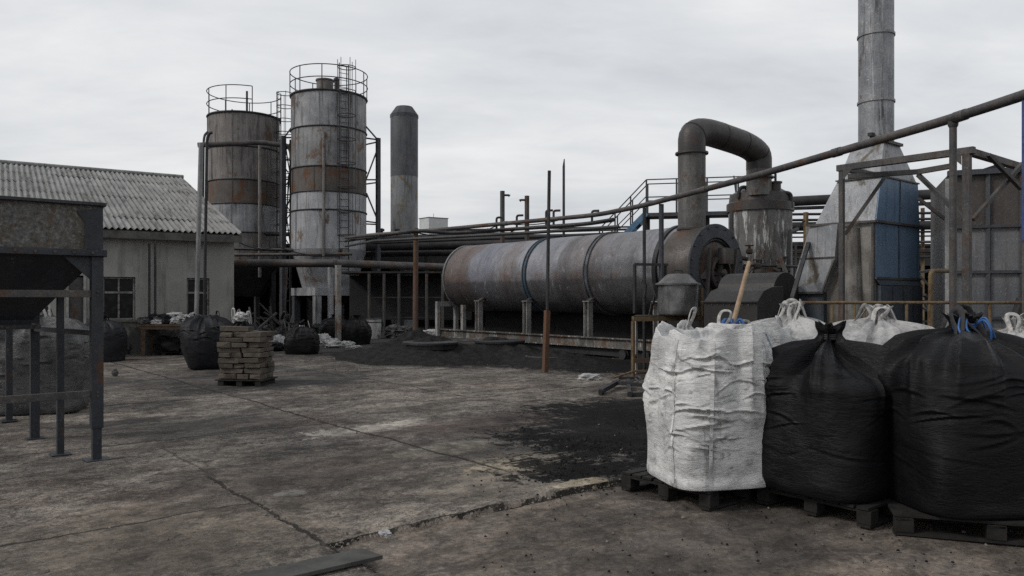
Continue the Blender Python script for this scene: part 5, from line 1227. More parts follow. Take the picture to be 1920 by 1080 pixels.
# ================================================================== FEED HOPPER (left foreground)
Lc = G(181, 863)
hop = thing('feed_hopper', 'dark steel feed hopper with flaking grey rim panel on tall legs at the left edge', 'hopper', Lc, YAW)
def hop_mat():
    n = NT('hopper_flaking_face'); co = n.co
    f = n.noise(co, 2.5, 6, .7); g = n.noise(co, 26, 6, .75); h = n.noise(n.map(co, loc=(5, 5, 5)), 60, 4, .75)
    col = n.mix(n.ss(f, .4, .62), (.105, .104, .102), (.085, .072, .055))
    col = n.mix(n.ss(g, .53, .6, 0, .8), col, (.19, .188, .183)); col = n.mix(n.ss(g, .46, .38, 0, .8), col, (.035, .034, .034))
    col = n.mix(n.ss(h, .56, .66, 0, .6), col, (.03, .03, .031))
    r = n.noise(n.map(co, (2, 2, .7), loc=(1, 3, 2)), 2.2, 7, .7); col = n.mix(n.ss(r, .54, .64, 0, .6), col, (.085, .055, .03))
    n.bump(n.math('ADD', g, h), .5, .012); return n.fin(col, .7, .1, .3)
M['hop_face'] = hop_mat()
M['hop_dark'] = metal('hopper_dark_steel', (.02, .023, .029), (.032, .035, .042), cov=.2, streak=.3, met=.2, scale=1.8, bump=.25, rough=.55, light=(.1, .1, .105), lcov=.16)
def hq(b, a, z): return Lc - B * b + A * a + Z * z
WB, WA, z0_, z1_ = 1.3, 1.55, 1.95, 2.36
mb = MB(); t_ = .012
for (p, q_) in (((-.03, -.03), (WB, -.03)), ((WB, -.03), (WB, WA)), ((WB, WA), (-.03, WA)), ((-.03, WA), (-.03, -.03))):
    a_, b_ = hq(*p, z0_), hq(*q_, z0_); nrm = (b_ - a_).normalized().cross(Z) * t_
    mb.prism([a_, b_, b_ + Z * (z1_ - z0_), a_ + Z * (z1_ - z0_)], nrm)
mb.build('rim_panel', M['hop_face'], hop)
mb = MB(); pt = [hq(-.045, -.05, 1.955), hq(.11, -.05, 1.955), hq(.105, -.05, 2.2), hq(.17, -.05, 2.3), hq(-.045, -.05, 2.34)]; mb.prism([p for p in pt], A * .006); mb.build('corner_plate', M['hop_dark'], hop)
mb = MB()
for zc_, w_, h_ in ((z1_ + .012, .07, .03), (z0_ - .03, .09, .06)):
    mb.bar(hq(-.07, -.045, zc_), hq(WB, -.045, zc_), w_, h_); mb.bar(hq(-.045, 0.0, zc_), hq(-.045, WA, zc_), w_, h_); mb.bar(hq(-.07, WA, zc_ - .001), hq(WB, WA, zc_ - .001), w_, h_)
mb.build('rim_flange', M['hop_dark'], hop, .004)
o0, o1 = .53, .22; cb_, ca_ = .66, .74
mb = MB(); top_ = [hq(-.02, -.02, z0_ - .06), hq(WB, -.02, z0_ - .06), hq(WB, WA, z0_ - .06), hq(-.02, WA, z0_ - .06)]
bot_ = [hq(cb_ - o1, ca_ - o1, 1.3), hq(cb_ + o1, ca_ - o1, 1.3), hq(cb_ + o1, ca_ + o1, 1.3), hq(cb_ - o1, ca_ + o1, 1.3)]
b2_ = [hq(cb_ - o1 * .9, ca_ - o1 * .9, 1.22), hq(cb_ + o1 * .9, ca_ - o1 * .9, 1.22), hq(cb_ + o1 * .9, ca_ + o1 * .9, 1.22), hq(cb_ - o1 * .9, ca_ + o1 * .9, 1.22)]
mb.add(top_ + bot_ + b2_, [(1, 0, 4, 5), (2, 1, 5, 6), (3, 2, 6, 7), (0, 3, 7, 4), (5, 4, 8, 9), (6, 5, 9, 10), (7, 6, 10, 11), (4, 7, 11, 8)]); mb.build('cone', M['hop_dark'], hop)
mb = MB(); mb.box(hq(cb_, ca_, 1.235), (.56, .56, .04)); mb.build('outlet_flange', M['pipe_dark'], hop)
mb = MB(); mb.bar(Lc + Z * .3, Lc + Z * (z0_ - .06), .1, .1); mb.bar(Lc + Z * 0, Lc + Z * .31, .075, .075); mb.box(Lc + Z * .008, (.2, .2, .016)); mb.build('leg', M['hop_dark'], hop, .004)
for (px, py, w_, zt4) in ((113, 853, .06, 1.52), (65, 823, .085, 1.9), (17, 790, .07, 1.4)):
    e = G(px, py); mb = MB(); mb.bar(e, e + Z * zt4, w_, w_); mb.box(e + Z * .008, (.17, .17, .016)); mb.build('leg', M['hop_dark'], hop, .004)
for z_, w_ in ((1.545, .05), (.62, .04)):
    mb = MB(); mb.bar(hq(.05, .0, z_), hq(1.4, .0, z_), w_, .065); mb.build('cross_rail', M['steel_frame'], hop, .003)
mb = MB()
for k_ in range(9): mb.lathe(hq(.05 + .15 * k_, -.092, z0_ - .03), [(.014, 0), (.014, .014)], 6, ax=-A)
for z_ in (1.545, .62):
    for q_ in (-.018, .018): mb.lathe(hq(0, -.05, z_ + q_), [(.011, 0), (.011, .012)], 6, ax=-A)
mb.build('bolts', M['pipe'], hop)
mb = MB(); mb.prism([hq(.05, -.02, z0_ - .06), hq(.28, -.02, z0_ - .06), hq(.05, -.02, z0_ - .28)], A * .01); mb.build('gusset', M['hop_dark'], hop)
e3, e4 = G(65, 823), G(17, 790)
mb = MB(); mb.bar(e3 + Z * 1.22, e4 + Z * 1.22, .05, .05); mb.bar(e3 + Z * 1.22, e3 - B * 1.3 + Z * 1.22, .05, .05); mb.bar(Lc + A * .06 + Z * 1.18, e3 + Z * 1.18, .05, .05); mb.build('rear_rail', M['hop_dark'], hop)

# ================================================================== SACKS
def prof_at(pr, v):
    s = np.linspace(0, 1, len(pr)); a = np.array(pr, float)
    out = []
    for k in range(a.shape[1]):
        # smooth Catmull-Rom through the profile points
        i = np.clip(np.floor(v * (len(pr) - 1)).astype(int), 0, len(pr) - 2); t = v * (len(pr) - 1) - i
        p0, p1, p2, p3 = a[np.maximum(i - 1, 0), k], a[i, k], a[i + 1, k], a[np.minimum(i + 2, len(pr) - 1), k]
        out.append(.5 * (2 * p1 + (p2 - p0) * t + (2 * p0 - 5 * p1 + 4 * p2 - p3) * t * t + (3 * p1 - p0 - 3 * p2 + p3) * t ** 3))
    return out
TIED = [(.02, .012, 0), (.6, .0, 0), (.9, .0, 0), (.985, .035, 0), (1.01, .15, 0), (1.035, .32, 0), (1.04, .5, .1), (1.045, .65, .3), (1.03, .735, .7), (.88, .81, 1.2), (.62, .875, 1.6), (.38, .935, 1.9), (.19, .98, 2.2), (.095, 1.02, 2.2), (.09, 1.05, 2.2), (.125, 1.08, 2.2), (.14, 1.125, 2.3)]
FULL = [(.02, .012, 0), (.6, .0, 0), (.9, .0, 0), (.985, .035, 0), (1.01, .15, 0), (1.04, .32, 0), (1.05, .5, .1), (1.045, .64, .3), (1.0, .75, .7), (.9, .825, 1), (.7, .89, 1.3), (.45, .945, 1.7), (.22, .985, 2.0), (.11, 1.015, 2.0), (.1, 1.035, 2.0), (.14, 1.065, 2.0), (.17, 1.09, 2.1)]
TAPER = [(.02, .012, 0), (.45, .0, 0), (.68, .0, 0), (.8, .045, 0), (.9, .16, .1), (.98, .32, .2), (1.03, .5, .4), (1.03, .66, .7), (.98, .78, 1.2), (.84, .87, 1.6), (.62, .93, 2.0), (.42, .975, 2.3), (.34, 1.02, 2.4), (.3, 1.0, 2.4), (.02, .95, 1)]
OPEN = [(.02, .014, 0), (.6, .0, 0), (.92, .0, 0), (.985, .03, 0), (1.0, .14, 0), (1.015, .32, .1), (1.03, .5, .4), (1.03, .66, .8), (1.02, .8, 1.1), (1.0, .9, 1.3), (.96, .96, 1.4), (.93, 1.0, 1.4), (.9, .985, 1.4), (.86, .93, 1.3), (.62, .89, 1.2), (.02, .885, .6)]
SLUMP = [(.02, .012, 0), (.6, .0, 0), (.92, .0, 0), (1.0, .06, 0), (1.05, .22, .2), (1.06, .42, .4), (1.02, .6, .8), (.9, .74, 1.1), (.68, .85, 1.4), (.42, .92, 1.7), (.2, .97, 2.2), (.13, 1.02, 2.2), (.17, 1.08, 2.4), (.2, 1.12, 2.6)]
def crease_set(seed, n_, zlo, zhi, Lr, wr_, ar):
    r = np.random.RandomState(seed * 13 + 1); out = []
    for k in range(n_):
        q = r.rand(7); out.append((q[0] * 2 * PI, zlo + (zhi - zlo) * q[1], Lr[0] + (Lr[1] - Lr[0]) * q[2] ** 1.6, wr_[0] + (wr_[1] - wr_[0]) * q[3], (ar[0] + (ar[1] - ar[0]) * q[4]), (q[5] - .5) * .55, -1.5 + 1.9 * q[6]))
    return out
def creases(th, zz, R_, cs_):
    t = 0
    for (t0, z0, L, w_, a, sl, cv) in cs_:
        u = ((th - t0 + PI) % (2 * PI) - PI) * R_
        x = u / L; env = np.clip(1 - x * x, 0, 1) ** 1.5
        dz = zz - z0 - sl * u - cv * L * (x * x - .3) * .35
        ww = w_ * (.55 + .6 * env)
        t = t + a * env * (np.exp(-(dz / ww) ** 2) - .85 * np.exp(-((dz + 1.9 * ww) / (1.5 * ww)) ** 2) + .35 * np.exp(-((dz - 4 * ww) / (3 * ww)) ** 2))
    return t
def sack_fn(c, w_, h_, rotz, seed, pr, sq=3.4, wr=1.0, fold=1.0, lean=(0, 0), d_=None, kf=2.6, nc=60, cl=(.07, .3)):
    d_ = d_ or w_
    cs_ = crease_set(seed, nc, .26 * h_, .86 * h_, cl, (.007, .014), (.007, .019)) + crease_set(seed + 50, nc, .05 * h_, .8 * h_, (.03, .1), (.003, .006), (.002, .006))
    def f(th, v):
        r, z, fo = prof_at(pr, v); n_ = sq - (sq - 2.05) * np.clip(fo / 1.6, 0, 1)
        ca, sa = np.cos(th), np.sin(th)
        s = (np.abs(ca) ** n_ + np.abs(sa) ** n_) ** (-1 / n_)
        zz = z * h_
        side = sstep(.02, .1, z) * np.clip(r, 0, 1)
        bulge = .022 * vnoise(ca * 1.1, sa * 1.1, zz * 1.6, seed) + .018 * vnoise(ca * 2.5, sa * 2.5, zz * 3.2, seed + 3)
        hx, hy = ca * s, sa * s
        wob = .35 * vnoise(hx * 2, hy * 2, zz * 3, seed + 31); R2 = w_ / .9
        f1, f2 = worley(hx * R2 * 1.35 + 5 + wob, hy * R2 * 1.35 + 5 - wob, zz * 5.2 + 1.3 * wob + .9 * hx, seed + 5)
        g1, g2 = worley(hx * R2 * 1.9 + 3, hy * R2 * 1.9 + 7 + wob, zz * 9.5 + 1.4 * wob - .6 * hx, seed + 45)
        w1 = np.exp(-((f2 - f1) / .2) ** 1.0) - .35; w2 = np.exp(-((g2 - g1) / .16) ** 1.0) - .35
        gate = sstep(.12, .62, z / 1.0 + .25 * vnoise(hx * 1.6, hy * 1.6, zz * 2.6, seed + 9))
        crease = wr * (creases(th, zz, w_ * .56, cs_) * (.35 + .8 * gate) + .004 * w1 * gate + .003 * w2 * gate) * sstep(.02, .15, z) * (1 - sstep(.86, .97, z) * .6)
        q1 = 1 - np.abs(vnoise(ca * kf, sa * kf, zz * .9 + .3 * ca, seed + 11)) * 2.0
        q2 = 1 - np.abs(vnoise(ca * kf * 2.3, sa * kf * 2.3, zz * 1.3, seed + 13)) * 2.0
        fa = np.clip(fo, 0, 3)
        folds = fold * fa * (.026 * q1 + .014 * q2) * np.clip(r * 1.6, .22, 1)
        rr = (w_ / 2) * (r * s) + (bulge * side + crease * side + folds)
        rd = rr / np.maximum(s * r * w_ / 2, 1e-6) if False else rr
        x, y = ca * rd, sa * rd * (d_ / w_)
        zz = zz + .02 * folds / .03 * (z > .8) + .05 * h_ * (fo > 1.15) * (r > .5) * (z > .86) * vnoise(ca * 1.6, sa * 1.6, 0, seed + 17) * (1 if pr is OPEN else 0)
        if pr is OPEN: zz = zz + .075 * h_ * sstep(.72, 1.0, z) * (r > .55) * (vnoise(ca * 1.7, sa * 1.7, 0, seed + 19) + .16 * vnoise(ca * 4, sa * 4, 0, seed + 23))
        x = x + lean[0] * zz * zz; y = y + lean[1] * zz * zz
        co, si = math.cos(rotz), math.sin(rotz)
        return np.stack([c[0] + x * co - y * si, c[1] + x * si + y * co, c[2] + zz + 0 * th], -1)
    return f
def sack(name, label, c, w_, h_, rotz, seed, pr, mat, group=None, nu=96, nv=72, tie=None, loops=0, loop_mat='strap', vtie=.845, loop_h=.16, cat='sack', **kw):
    f = sack_fn(c, w_, h_, rotz, seed, pr, **kw)
    root = thing(name, label, cat, c, rotz, group)
    th = np.linspace(0, 2 * PI, nu, endpoint=False); P = np.stack([f(th, np.full(nu, v)) for v in np.linspace(0, 1, nv)])
    mb = MB(); mb.grid(P, True); mb.build('body', M[mat], root)
    if tie:
        e = f(np.linspace(0, 2 * PI, 40), np.full(40, vtie)); cen = Vector(e.mean(0)); rad = float(np.mean(np.hypot(e[:, 0] - cen.x, e[:, 1] - cen.y)))
        mb = MB()
        for k in range(3): mb.ring(cen + Z * (k - 1) * .014, rad * 1.06, .009, n=24)
        if tie == 'blue_rope':
            rs = np.random.RandomState(seed)
            for k in range(7):
                a = rs.rand() * 6.28; u = Vector((math.cos(a), math.sin(a), 0)); s_ = u.cross(Z)
                mb.tube(bend([cen + u * rad, cen + u * (rad + .07) + Z * (.05 + .06 * rs.rand()) + s_ * .03, cen + u * (rad + .12) - Z * .02 + s_ * .05, cen + u * (rad + .1 + .06 * rs.rand()) - Z * (.05 + .08 * rs.rand())], .04, 4), .007, 6)
        mb.build('tie', M[tie], root)
    for k in (loops if isinstance(loops, tuple) else range(loops)):
        a = PI / 4 + k * PI / 2
        vv = .72 if pr in (TIED, FULL) else .66
        if pr is SLUMP: vv = .62
        pa, pb_ = [Vector(f(np.array([a + s_ * .16]), np.array([vv]))[0]) for s_ in (-1, 1)]
        mid = (pa + pb_) / 2; out = (mid - Vector(c)); out.z = 0; out.normalize()
        rs = np.random.RandomState(seed * 7 + k); lean_ = (rs.rand() - .5) * .14; hh = loop_h * (.8 + .5 * rs.rand()); sdir = (pb_ - pa).normalized()
        inn = mid - out * .06 + Z * .03
        pts = bend([pa - Z * .1 + out * .012, inn - sdir * .022, inn + Z * hh * .55 - sdir * .05 + sdir * lean_ * .5 - out * .03, inn + Z * hh - sdir * .04 + sdir * lean_ - out * .05, inn + Z * hh + sdir * .04 + sdir * lean_ - out * .05, inn + Z * hh * .55 + sdir * .05 + sdir * lean_ * .5 - out * .03, inn + sdir * .022, pb_ - Z * .1 + out * .012], .05, 5)
        mb = MB(); mb.tube(pts, .019 if loop_mat == 'strap' else .021, 8, flat=.3); mb.build('lifting_loop', M[loop_mat], root)
    return root, f
def pallet(label, c, ux, lx, ly, group='pallets under the big sacks'):
    ux = ux.normalized(); uy = Z.cross(ux); root = thing('pallet', label, 'pallet', c, math.atan2(ux.y, ux.x), group)
    c = Vector(c); rs = np.random.RandomState(int(abs(c.x * 100)))
    mb = MB()
    nb = 8
    for k in range(nb):
        y = -ly / 2 + ly * (k + .5) / nb
        mb.box(c + uy * y + ux * (rs.rand() - .5) * .015 + Z * (.13 + rs.rand() * .003), (lx, ly / nb * (.74 + .14 * rs.rand()), .02), ux + uy * (rs.rand() - .5) * .012, uy)
    mb.build('deck', M['wood'], root, .002)
    for k in (-1, 0, 1):
        for j in (-1, 0, 1):
            mb = MB(); mb.box(c + ux * k * (lx / 2 - .06) + uy * j * (ly / 2 - .05) + Z * .07, (.11, .1, .09), ux, uy); mb.build('block', M['wood'], root, .003)
    mb = MB()
    for k in (-1, 0, 1): mb.box(c + ux * k * (lx / 2 - .06) + Z * .109, (.1, ly, .018), ux, uy)
    mb.build('cross_board', M['wood'], root)
    mb = MB()
    for j in (-1, 0, 1): mb.box(c + uy * j * (ly / 2 - .05) + Z * .014, (lx, .09, .018), ux, uy)
    mb.build('runner', M['wood'], root)
    return root
# front row
f0_ = G(1330, 951)
pallet('soot black pallet under the big white sack, one corner jutting out to its left', f0_ + A * .42 + B * .5 - Z * .03, B, 1.02, .86)
f1_ = G(1635, 984)
pallet('dark pallet almost hidden under the middle black sack', f1_ + A * .43 + B * .42 - Z * .03, B, .88, .86)
l2_ = G(1677, 994); ux2 = Vector((.905, -.3, 0)).normalized()
pallet('pallet with the paler front board under the rightmost black sack', l2_ + ux2 * .58 + Z.cross(ux2) * .45 - Z * .035, ux2, 1.16, .9)
w1, fw1 = sack('bulk_sack', 'big dirty white bulk sack with open crumpled top, leftmost of the front row', (1.515, 5.98, .112), .82, 1.135, math.radians(13), 12, OPEN, 'bag_white', None, 380, 340, None, 0, 'strap', loop_h=.13, sq=4.6, wr=1.0, fold=.75, lean=(0.015, 0), nc=60, cl=(.09, .27))
mb = MB()
for a_ in (-2.62, -2.0, -1.02, -.5):
    v = np.linspace(.2, .66, 60); L_, R_ = fw1(np.full(60, a_ - .028), v), fw1(np.full(60, a_ + .028), v)
    cen = np.array([1.515, 5.98, 0]); 
    for E in (L_, R_):
        o_ = E - cen; o_[:, 2] = 0; E += o_ / np.linalg.norm(o_, axis=1)[:, None] * .004
    mb.grid(np.stack([L_, R_], 1))
mb.build('webbing', M['bag_white'], w1)
mb = MB(); v = np.linspace(.6, .71, 14); L_, R_ = fw1(np.full(14, -.92), v), fw1(np.full(14, -.77), v); cen = np.array([1.515, 5.98, 0])
for E in (L_, R_):
    o_ = E - cen; o_[:, 2] = 0; E += o_ / np.linalg.norm(o_, axis=1)[:, None] * .012
mb.grid(np.stack([L_, R_], 1)); mb.build('tag_pouch', plain('clear_blue_pouch', (.25, .32, .4), .3, .4, scale=12), w1)
sack('bulk_sack', 'big black bulk sack gathered to one plain tied neck beside the biggest white sack', (2.35, 5.72, .112), .91, 1.06, math.radians(38), 21, TIED, 'bag_black', None, 340, 300, 'strap_dark', 0, sq=3.8, wr=.75, nc=62, cl=(.1, .42), fold=3.0, kf=1.9)
sack('bulk_sack', 'big fat black bulk sack tied with bright blue twine, rightmost of the front row', (3.09, 5.3, .108), .96, 1.16, math.radians(5), 33, FULL, 'bag_black', None, 340, 300, 'blue_rope', 4, 'strap_dark', loop_h=.12, sq=4.0, wr=.7, nc=62, cl=(.1, .42), fold=2.6, kf=1.7)
# second row
rg = 'white sacks in the second row'
w5, _f5 = sack('bulk_sack', 'white sack right behind the nearest white one, holding the wooden shaft', (1.98, 6.95, 0), .92, 1.22, .3, 41, OPEN, 'bag_white', rg, 140, 100, None, 4, loop_h=.13, fold=.8)
sack('bulk_sack', 'white sack with a tall standing loop between nearest white sack and tied black sack', (2.58, 7.15, 0), 1.02, 1.32, .5, 43, FULL, 'sack_pale', rg, 140, 100, None, 4, loop_h=.13, fold=2.2)
sack('bulk_sack', 'white sack peeping between the two black sacks with its knotted top', (3.3, 6.95, 0), 1.0, 1.3, .2, 47, FULL, 'sack_pale', rg, 140, 100, 'strap', 4, loop_h=.12, fold=2.2)
sack('bulk_sack', 'white sack seen low at the right edge behind the rightmost black sack', (4.5, 6.9, 0), .95, 1.2, .1, 49, FULL, 'sack_pale', rg, 140, 100, 'strap', 4, loop_h=.12, fold=2.2)
# wooden shaft standing in the second-row sack, blue twine
p0, p1 = W(1374, 608, 6.75), W(1405, 490, 6.95)
mb = MB(); d = (p1 - p0).normalized(); mb.tube([p0 - d * .35, p0 + d * .1, p1 - d * .1, p1 - d * .01, p1], [.021, .021, .019, .017, .009], 12)
tag(mb.build('wooden_shaft', M['handle_wood'], loc=p0), 'bare wooden tool shaft standing tilted out of the white sack', 'tool')
mb = MB(); rs = np.random.RandomState(3)
for k in range(9):
    a = rs.rand() * 6.28; u = Vector((math.cos(a), math.sin(a), 0)); e = p0 + Z * .0
    mb.tube(bend([e + u * .02, e + u * .07 + Z * .06, e + u * .12 - Z * .04, e + u * .16 - Z * .1], .04, 4), .011, 6)
tag(mb.build('twine_bunch', M['blue_rope'], loc=p0), 'bunch of blue twine knotted at the foot of the wooden shaft', 'twine')
# mid-ground sacks
bg_ = 'dark sacks about the yard'
c = X(74, 10.45); 
sack('bulk_sack', 'grimy grey sack wrapped in dark film behind the hopper legs', c, 1.14, 1.26, .35, 51, FULL, 'bag_grey', bg_, 160, 110, 'strap', 4, 'strap', sq=4.5, fold=1.8, wr=1.3)
c = X(193, 18.6)
sack('bulk_sack', 'black sack standing below the larger workshop window', c, .95, .98, .3, 53, FULL, 'bag_navy', bg_, 110, 80, 'strap_dark', 3, 'strap_dark', fold=1.2)
c = X(391, 16.6)
sack('bulk_sack', 'black sack leaning to the left beside the stack of paving blocks', c, 1.02, 1.1, .5, 57, TAPER, 'bag_navy', bg_, 140, 100, None, 4, 'strap_dark', fold=1.2, wr=1.6, lean=(-.05, 0), sq=2.8)
c = X(455, 19.6)
sack('bulk_sack', 'black sack half hidden behind the stack of paving blocks', c, .9, .98, .2, 59, SLUMP, 'bag_navy', bg_, 100, 70, None, 4, 'strap', loop_h=.3)
c = X(566, 21.0)
sack('bulk_sack', 'squat black sack with a knotted top standing alone right of the paving blocks', c, .84, .74, .1, 61, SLUMP, 'bag_black', bg_, 120, 80, 'strap', 1, 'strap', fold=1.4)
c = X(628, 26.2)
sack('bulk_sack', 'black sack below the tall silo, left of a close pair', c, .95, .86, .1, 63, SLUMP, 'bag_black', bg_, 90, 60, None, 2, 'strap_dark', fold=1.6)
c = X(668, 25.6)
sack('bulk_sack', 'black sack below the tall silo, right of a close pair beside the white bin', c, .85, .84, .4, 65, SLUMP, 'bag_black', bg_, 90, 60, None, 2, 'strap_dark', fold=1.6)
# crumpled small sacks
def crumple(name, label, c, sz_, seed, mat, group, cat='small sack', rz=0, nu=48, nv=24):
    th = np.linspace(0, 2 * PI, nu, endpoint=False); P = np.zeros((nv, nu, 3))
    for i, ph in enumerate(np.linspace(.02, PI - .02, nv)):
        x, y, z = np.sin(ph) * np.cos(th), np.sin(ph) * np.sin(th), np.full(nu, math.cos(ph))
        r = 1 + .22 * fbm(x * 1.5, y * 1.5, z * 1.5, seed, 3) + .3 * (np.clip(1 - 2.4 * np.abs(vnoise(x * 2.4, y * 2.4, z * 2.4, seed + 9)), 0, 1) - .3)
        s3 = np.sign(z) * np.abs(z) ** .75
        px_, py_, pz_ = x * r * sz_[0] / 2, y * r * sz_[1] / 2, np.maximum(s3 * r, -.96) * sz_[2] / 2 + sz_[2] * .48
        co, si = math.cos(rz), math.sin(rz)
        P[i] = np.stack([c[0] + px_ * co - py_ * si, c[1] + px_ * si + py_ * co, c[2] + pz_], -1)
    mb = MB(); mb.grid(P, True); return tag(mb.build(name, M[mat], loc=c), label, cat, group)
cg = 'crumpled sacks dumped on the ground'
for (px, dd, sz_, sd2, mt, lb) in ((520, 23.0, (.5, .5, .42), 1, 'sack_pale', 'small pale knotted sack left of the squat black sack'),
        (517, 22.2, (.55, .5, .26), 7, 'bag_black', 'small black sack lying under the pale knotted one beside the paving blocks'),
        (606, 24.6, (.45, .5, .4), 2, 'sack_pale', 'pale crumpled sack right beside the squat black sack'),
        (624, 23.6, (.5, .45, .3), 3, 'sack_pale', 'pale crumpled sack in the middle of the dumped row before the paired black sacks'),
        (650, 23.9, (.5, .4, .2), 4, 'sack_pale', 'flat pale sack at the right end of the dumped row before the paired black sacks'),
        (668, 23.4, (.4, .3, .1), 5, 'sack_pale', 'flattest pale rag lying right of the dumped row below the white bin')):
    crumple('crumpled_sack', lb, X(px, dd, -.02), sz_, sd2, mt, cg, rz=sd2)
crumple('crumpled_sack', 'flattened grey sack lying alone before the rusty stand', X(1106, 14.3, -.02), (.42, .22, .13), 14, 'sack_pale', None, rz=.1)
crumple('concrete_lump', 'small dark lump lying on the concrete right of the hopper legs', X(215, 15.0, 0), (.11, .1, .13), 22, 'bag_grey', None, 'stone')
crumple('concrete_chip', 'pale broken concrete chip lying in the gap of the near slab joint', G(722, 1003) - Z * .01, (.085, .05, .04), 23, 'sack_pale', None, 'stone', rz=-.5)
# rubbish and sacks dumped along the wall and under the silos
for (px, dd, sz_, sd2, mt, lb) in ((228, 20.9, (.7, .5, .5), 81, 'bag_black', 'black crumpled sack dumped at the wall foot between the window sack and the table'),
        (262, 21.2, (.6, .5, .42), 82, 'bag_navy', 'dark crumpled sack squeezed against the left end of the work table'),
        (425, 20.4, (.7, .6, .7), 83, 'bag_navy', 'dark crumpled sack between the leaning black sack and the one behind the paving blocks'),
        (452, 19.3, (.35, .3, .22), 84, 'sack_pale', 'pale rag on the shoulder of the sack behind the paving blocks'),
        (498, 24.5, (.8, .6, .5), 85, 'bag_black', 'low black crumpled sack in the shadow under the shorter silo'),
        (590, 27.8, (.9, .7, .6), 86, 'bag_black', 'low black crumpled sack at the left legs of the taller silo'),
        (745, 29.5, (1.2, .8, .5), 87, 'bag_grey', 'grey crumpled sheet heap before the panelled lean-to'),
        (812, 27.0, (.9, .6, .45), 88, 'sack_pale', 'pale crumpled sack lying behind the left end of the drum')):
    crumple('crumpled_sack', lb, X(px, dd, .93 if sd2 == 84 else -.02), sz_, sd2, mt, None, rz=sd2)
mb = MB(); rs = np.random.RandomState(21)
for k in range(30):
    e = X(440 + rs.rand() * 130, 27 + rs.rand() * 4, .05 + rs.rand() * .9); d_ = Vector((rs.rand() - .5, rs.rand() - .5, (rs.rand() - .5) * 1.2)).normalized() * (.15 + .45 * rs.rand()); mb.bar(e - d_, e + d_, .04 + .1 * rs.rand(), .05)
tag(mb.build('scrap_heap', M['steel_frame'], loc=X(500, 29)), 'jumble of dim scrap steel in the dark beneath the shorter silo', 'scrap')
# table with sacks
TC = X(322, 20.7); tb = thing('work_table', 'rough wooden table heaped with small pale sacks before the workshop wall', 'table', TC, 0)
M['table_wood'] = plain('brown_table_wood', (.07, .045, .03), .8, .4, scale=8)
ux3 = Vector((.99, .12, 0)).normalized(); uy3 = Z.cross(ux3)
mb = MB(); mb.box(TC + Z * .8, (1.5, .8, .05), ux3, uy3); mb.box(TC + Z * .735 - uy3 * .36, (1.4, .03, .08), ux3, uy3); mb.build('tabletop', M['table_wood'], tb)
for i, j in ((-1, -1), (1, -1), (1, 1), (-1, 1)):
    mb = MB(); e = TC + ux3 * i * .62 + uy3 * j * .34; mb.bar(e, e + Z * .775, .09, .09); mb.build('leg', M['table_wood'], tb)
crumple('crumpled_sack', 'dark sack slumped on the ground beneath the sack-laden table', TC + Z * -.02, (.9, .5, .5), 31, 'bag_black', None)
rs = np.random.RandomState(8)
for k in range(26):
    lay = 0 if k < 15 else 1
    u_, v_ = (-.7 + 1.55 * k / 14 if lay == 0 else -.45 + 1.15 * (k - 15) / 10), (rs.rand() - .5) * .5
    crumple('crumpled_sack', 'small crumpled sack within the heap on the wooden table', TC + ux3 * u_ + uy3 * v_ + Z * (.815 + .11 * lay), (.3 + .14 * rs.rand(), .28, .12 + .09 * rs.rand()), 70 + k, ('sack_pale', 'bag_grey', 'bag_navy')[int(rs.rand() * 3)], 'small sacks heaped on the table', rz=rs.rand() * 3, nu=36, nv=18)
mb = MB(); e = TC + ux3 * .1 - uy3 * .1 + Z * 1.1; mb.box(e, (.34, .26, .05), ux3 + Z * .05, uy3); tag(mb.build('folded_sack', M['bag_white'], loc=e, bevel=.015), 'white folded sack lying topmost on the table heap', 'folded sack')
# bin
e = X(701, 29.2); bn = thing('waste_bin', 'dirty white metal bin in the shadow below the pipes', 'bin', e)
M['bin'] = metal('bin_white', (.4, .4, .39), (.28, .28, .27), cov=.3, streak=.6, scol=(.06, .06, .06), met=0, scale=2.5)
mb = MB(); mb.lathe(e, [(.26, 0), (.29, .75)], 28, caps=False); mb.lathe(e, [(.25, .02), (.27, .73)], 28, caps=False); mb.build('body', M['bin'], bn)
mb = MB(); mb.ring(e + Z * .75, .295, .02, n=28); mb.lathe(e, [(.293, .6), (.293, .63)], 28, caps=False); mb.build('rim', M['pipe_dark'], bn)
mb = MB(); mb.tube(bend([e + ex * .29 + Z * .62, e + ex * .36 + Z * .6, e + ex * .36 + Z * .48, e + ex * .29 + Z * .46], .04, 4), .015, 6); mb.build('handle', M['pipe_dark'], bn)
# paving block stack
BC = X(463, 13.55); bx = Vector((math.cos(-.1), math.sin(-.1), 0)); by = Z.cross(bx)
def pave_mat():
    n = NT('old_concrete_paver'); co = n.rnd()
    f = n.noise(co, 5, 8, .7); g = n.noise(co, 40, 5, .75); oi = n.new('ShaderNodeObjectInfo')
    col = n.mix(n.ss(f, .35, .65), (.075, .062, .051), (.13, .11, .09))
    col = n.mix(n.math('MULTIPLY', oi.outputs['Random'], .5), col, (.065, .058, .05))
    col = n.mix(n.ss(g, .5, .7, 0, .6), col, (.035, .032, .03)); m2 = n.noise(n.map(co, loc=(3, 3, 3)), 3, 6, .7)
    col = n.mix(n.ss(m2, .52, .64, 0, .75), col, (.04, .036, .03)); n.bump(n.math('ADD', f, g), .7, .012); return n.fin(col, .95, 0, .2)
M['paver'] = pave_mat()
mb = MB()
for s_ in (-.33, 0, .33): mb.box(BC + bx * s_ + Z * .045, (.1, .62, .09), bx, by)
mb.box(BC + Z * .1, (.86, .64, .02), bx, by)
tag(mb.build('pallet', M['wood'], loc=BC), 'rotten wooden base right under the stacked paving blocks', 'pallet')
rs = np.random.RandomState(6)
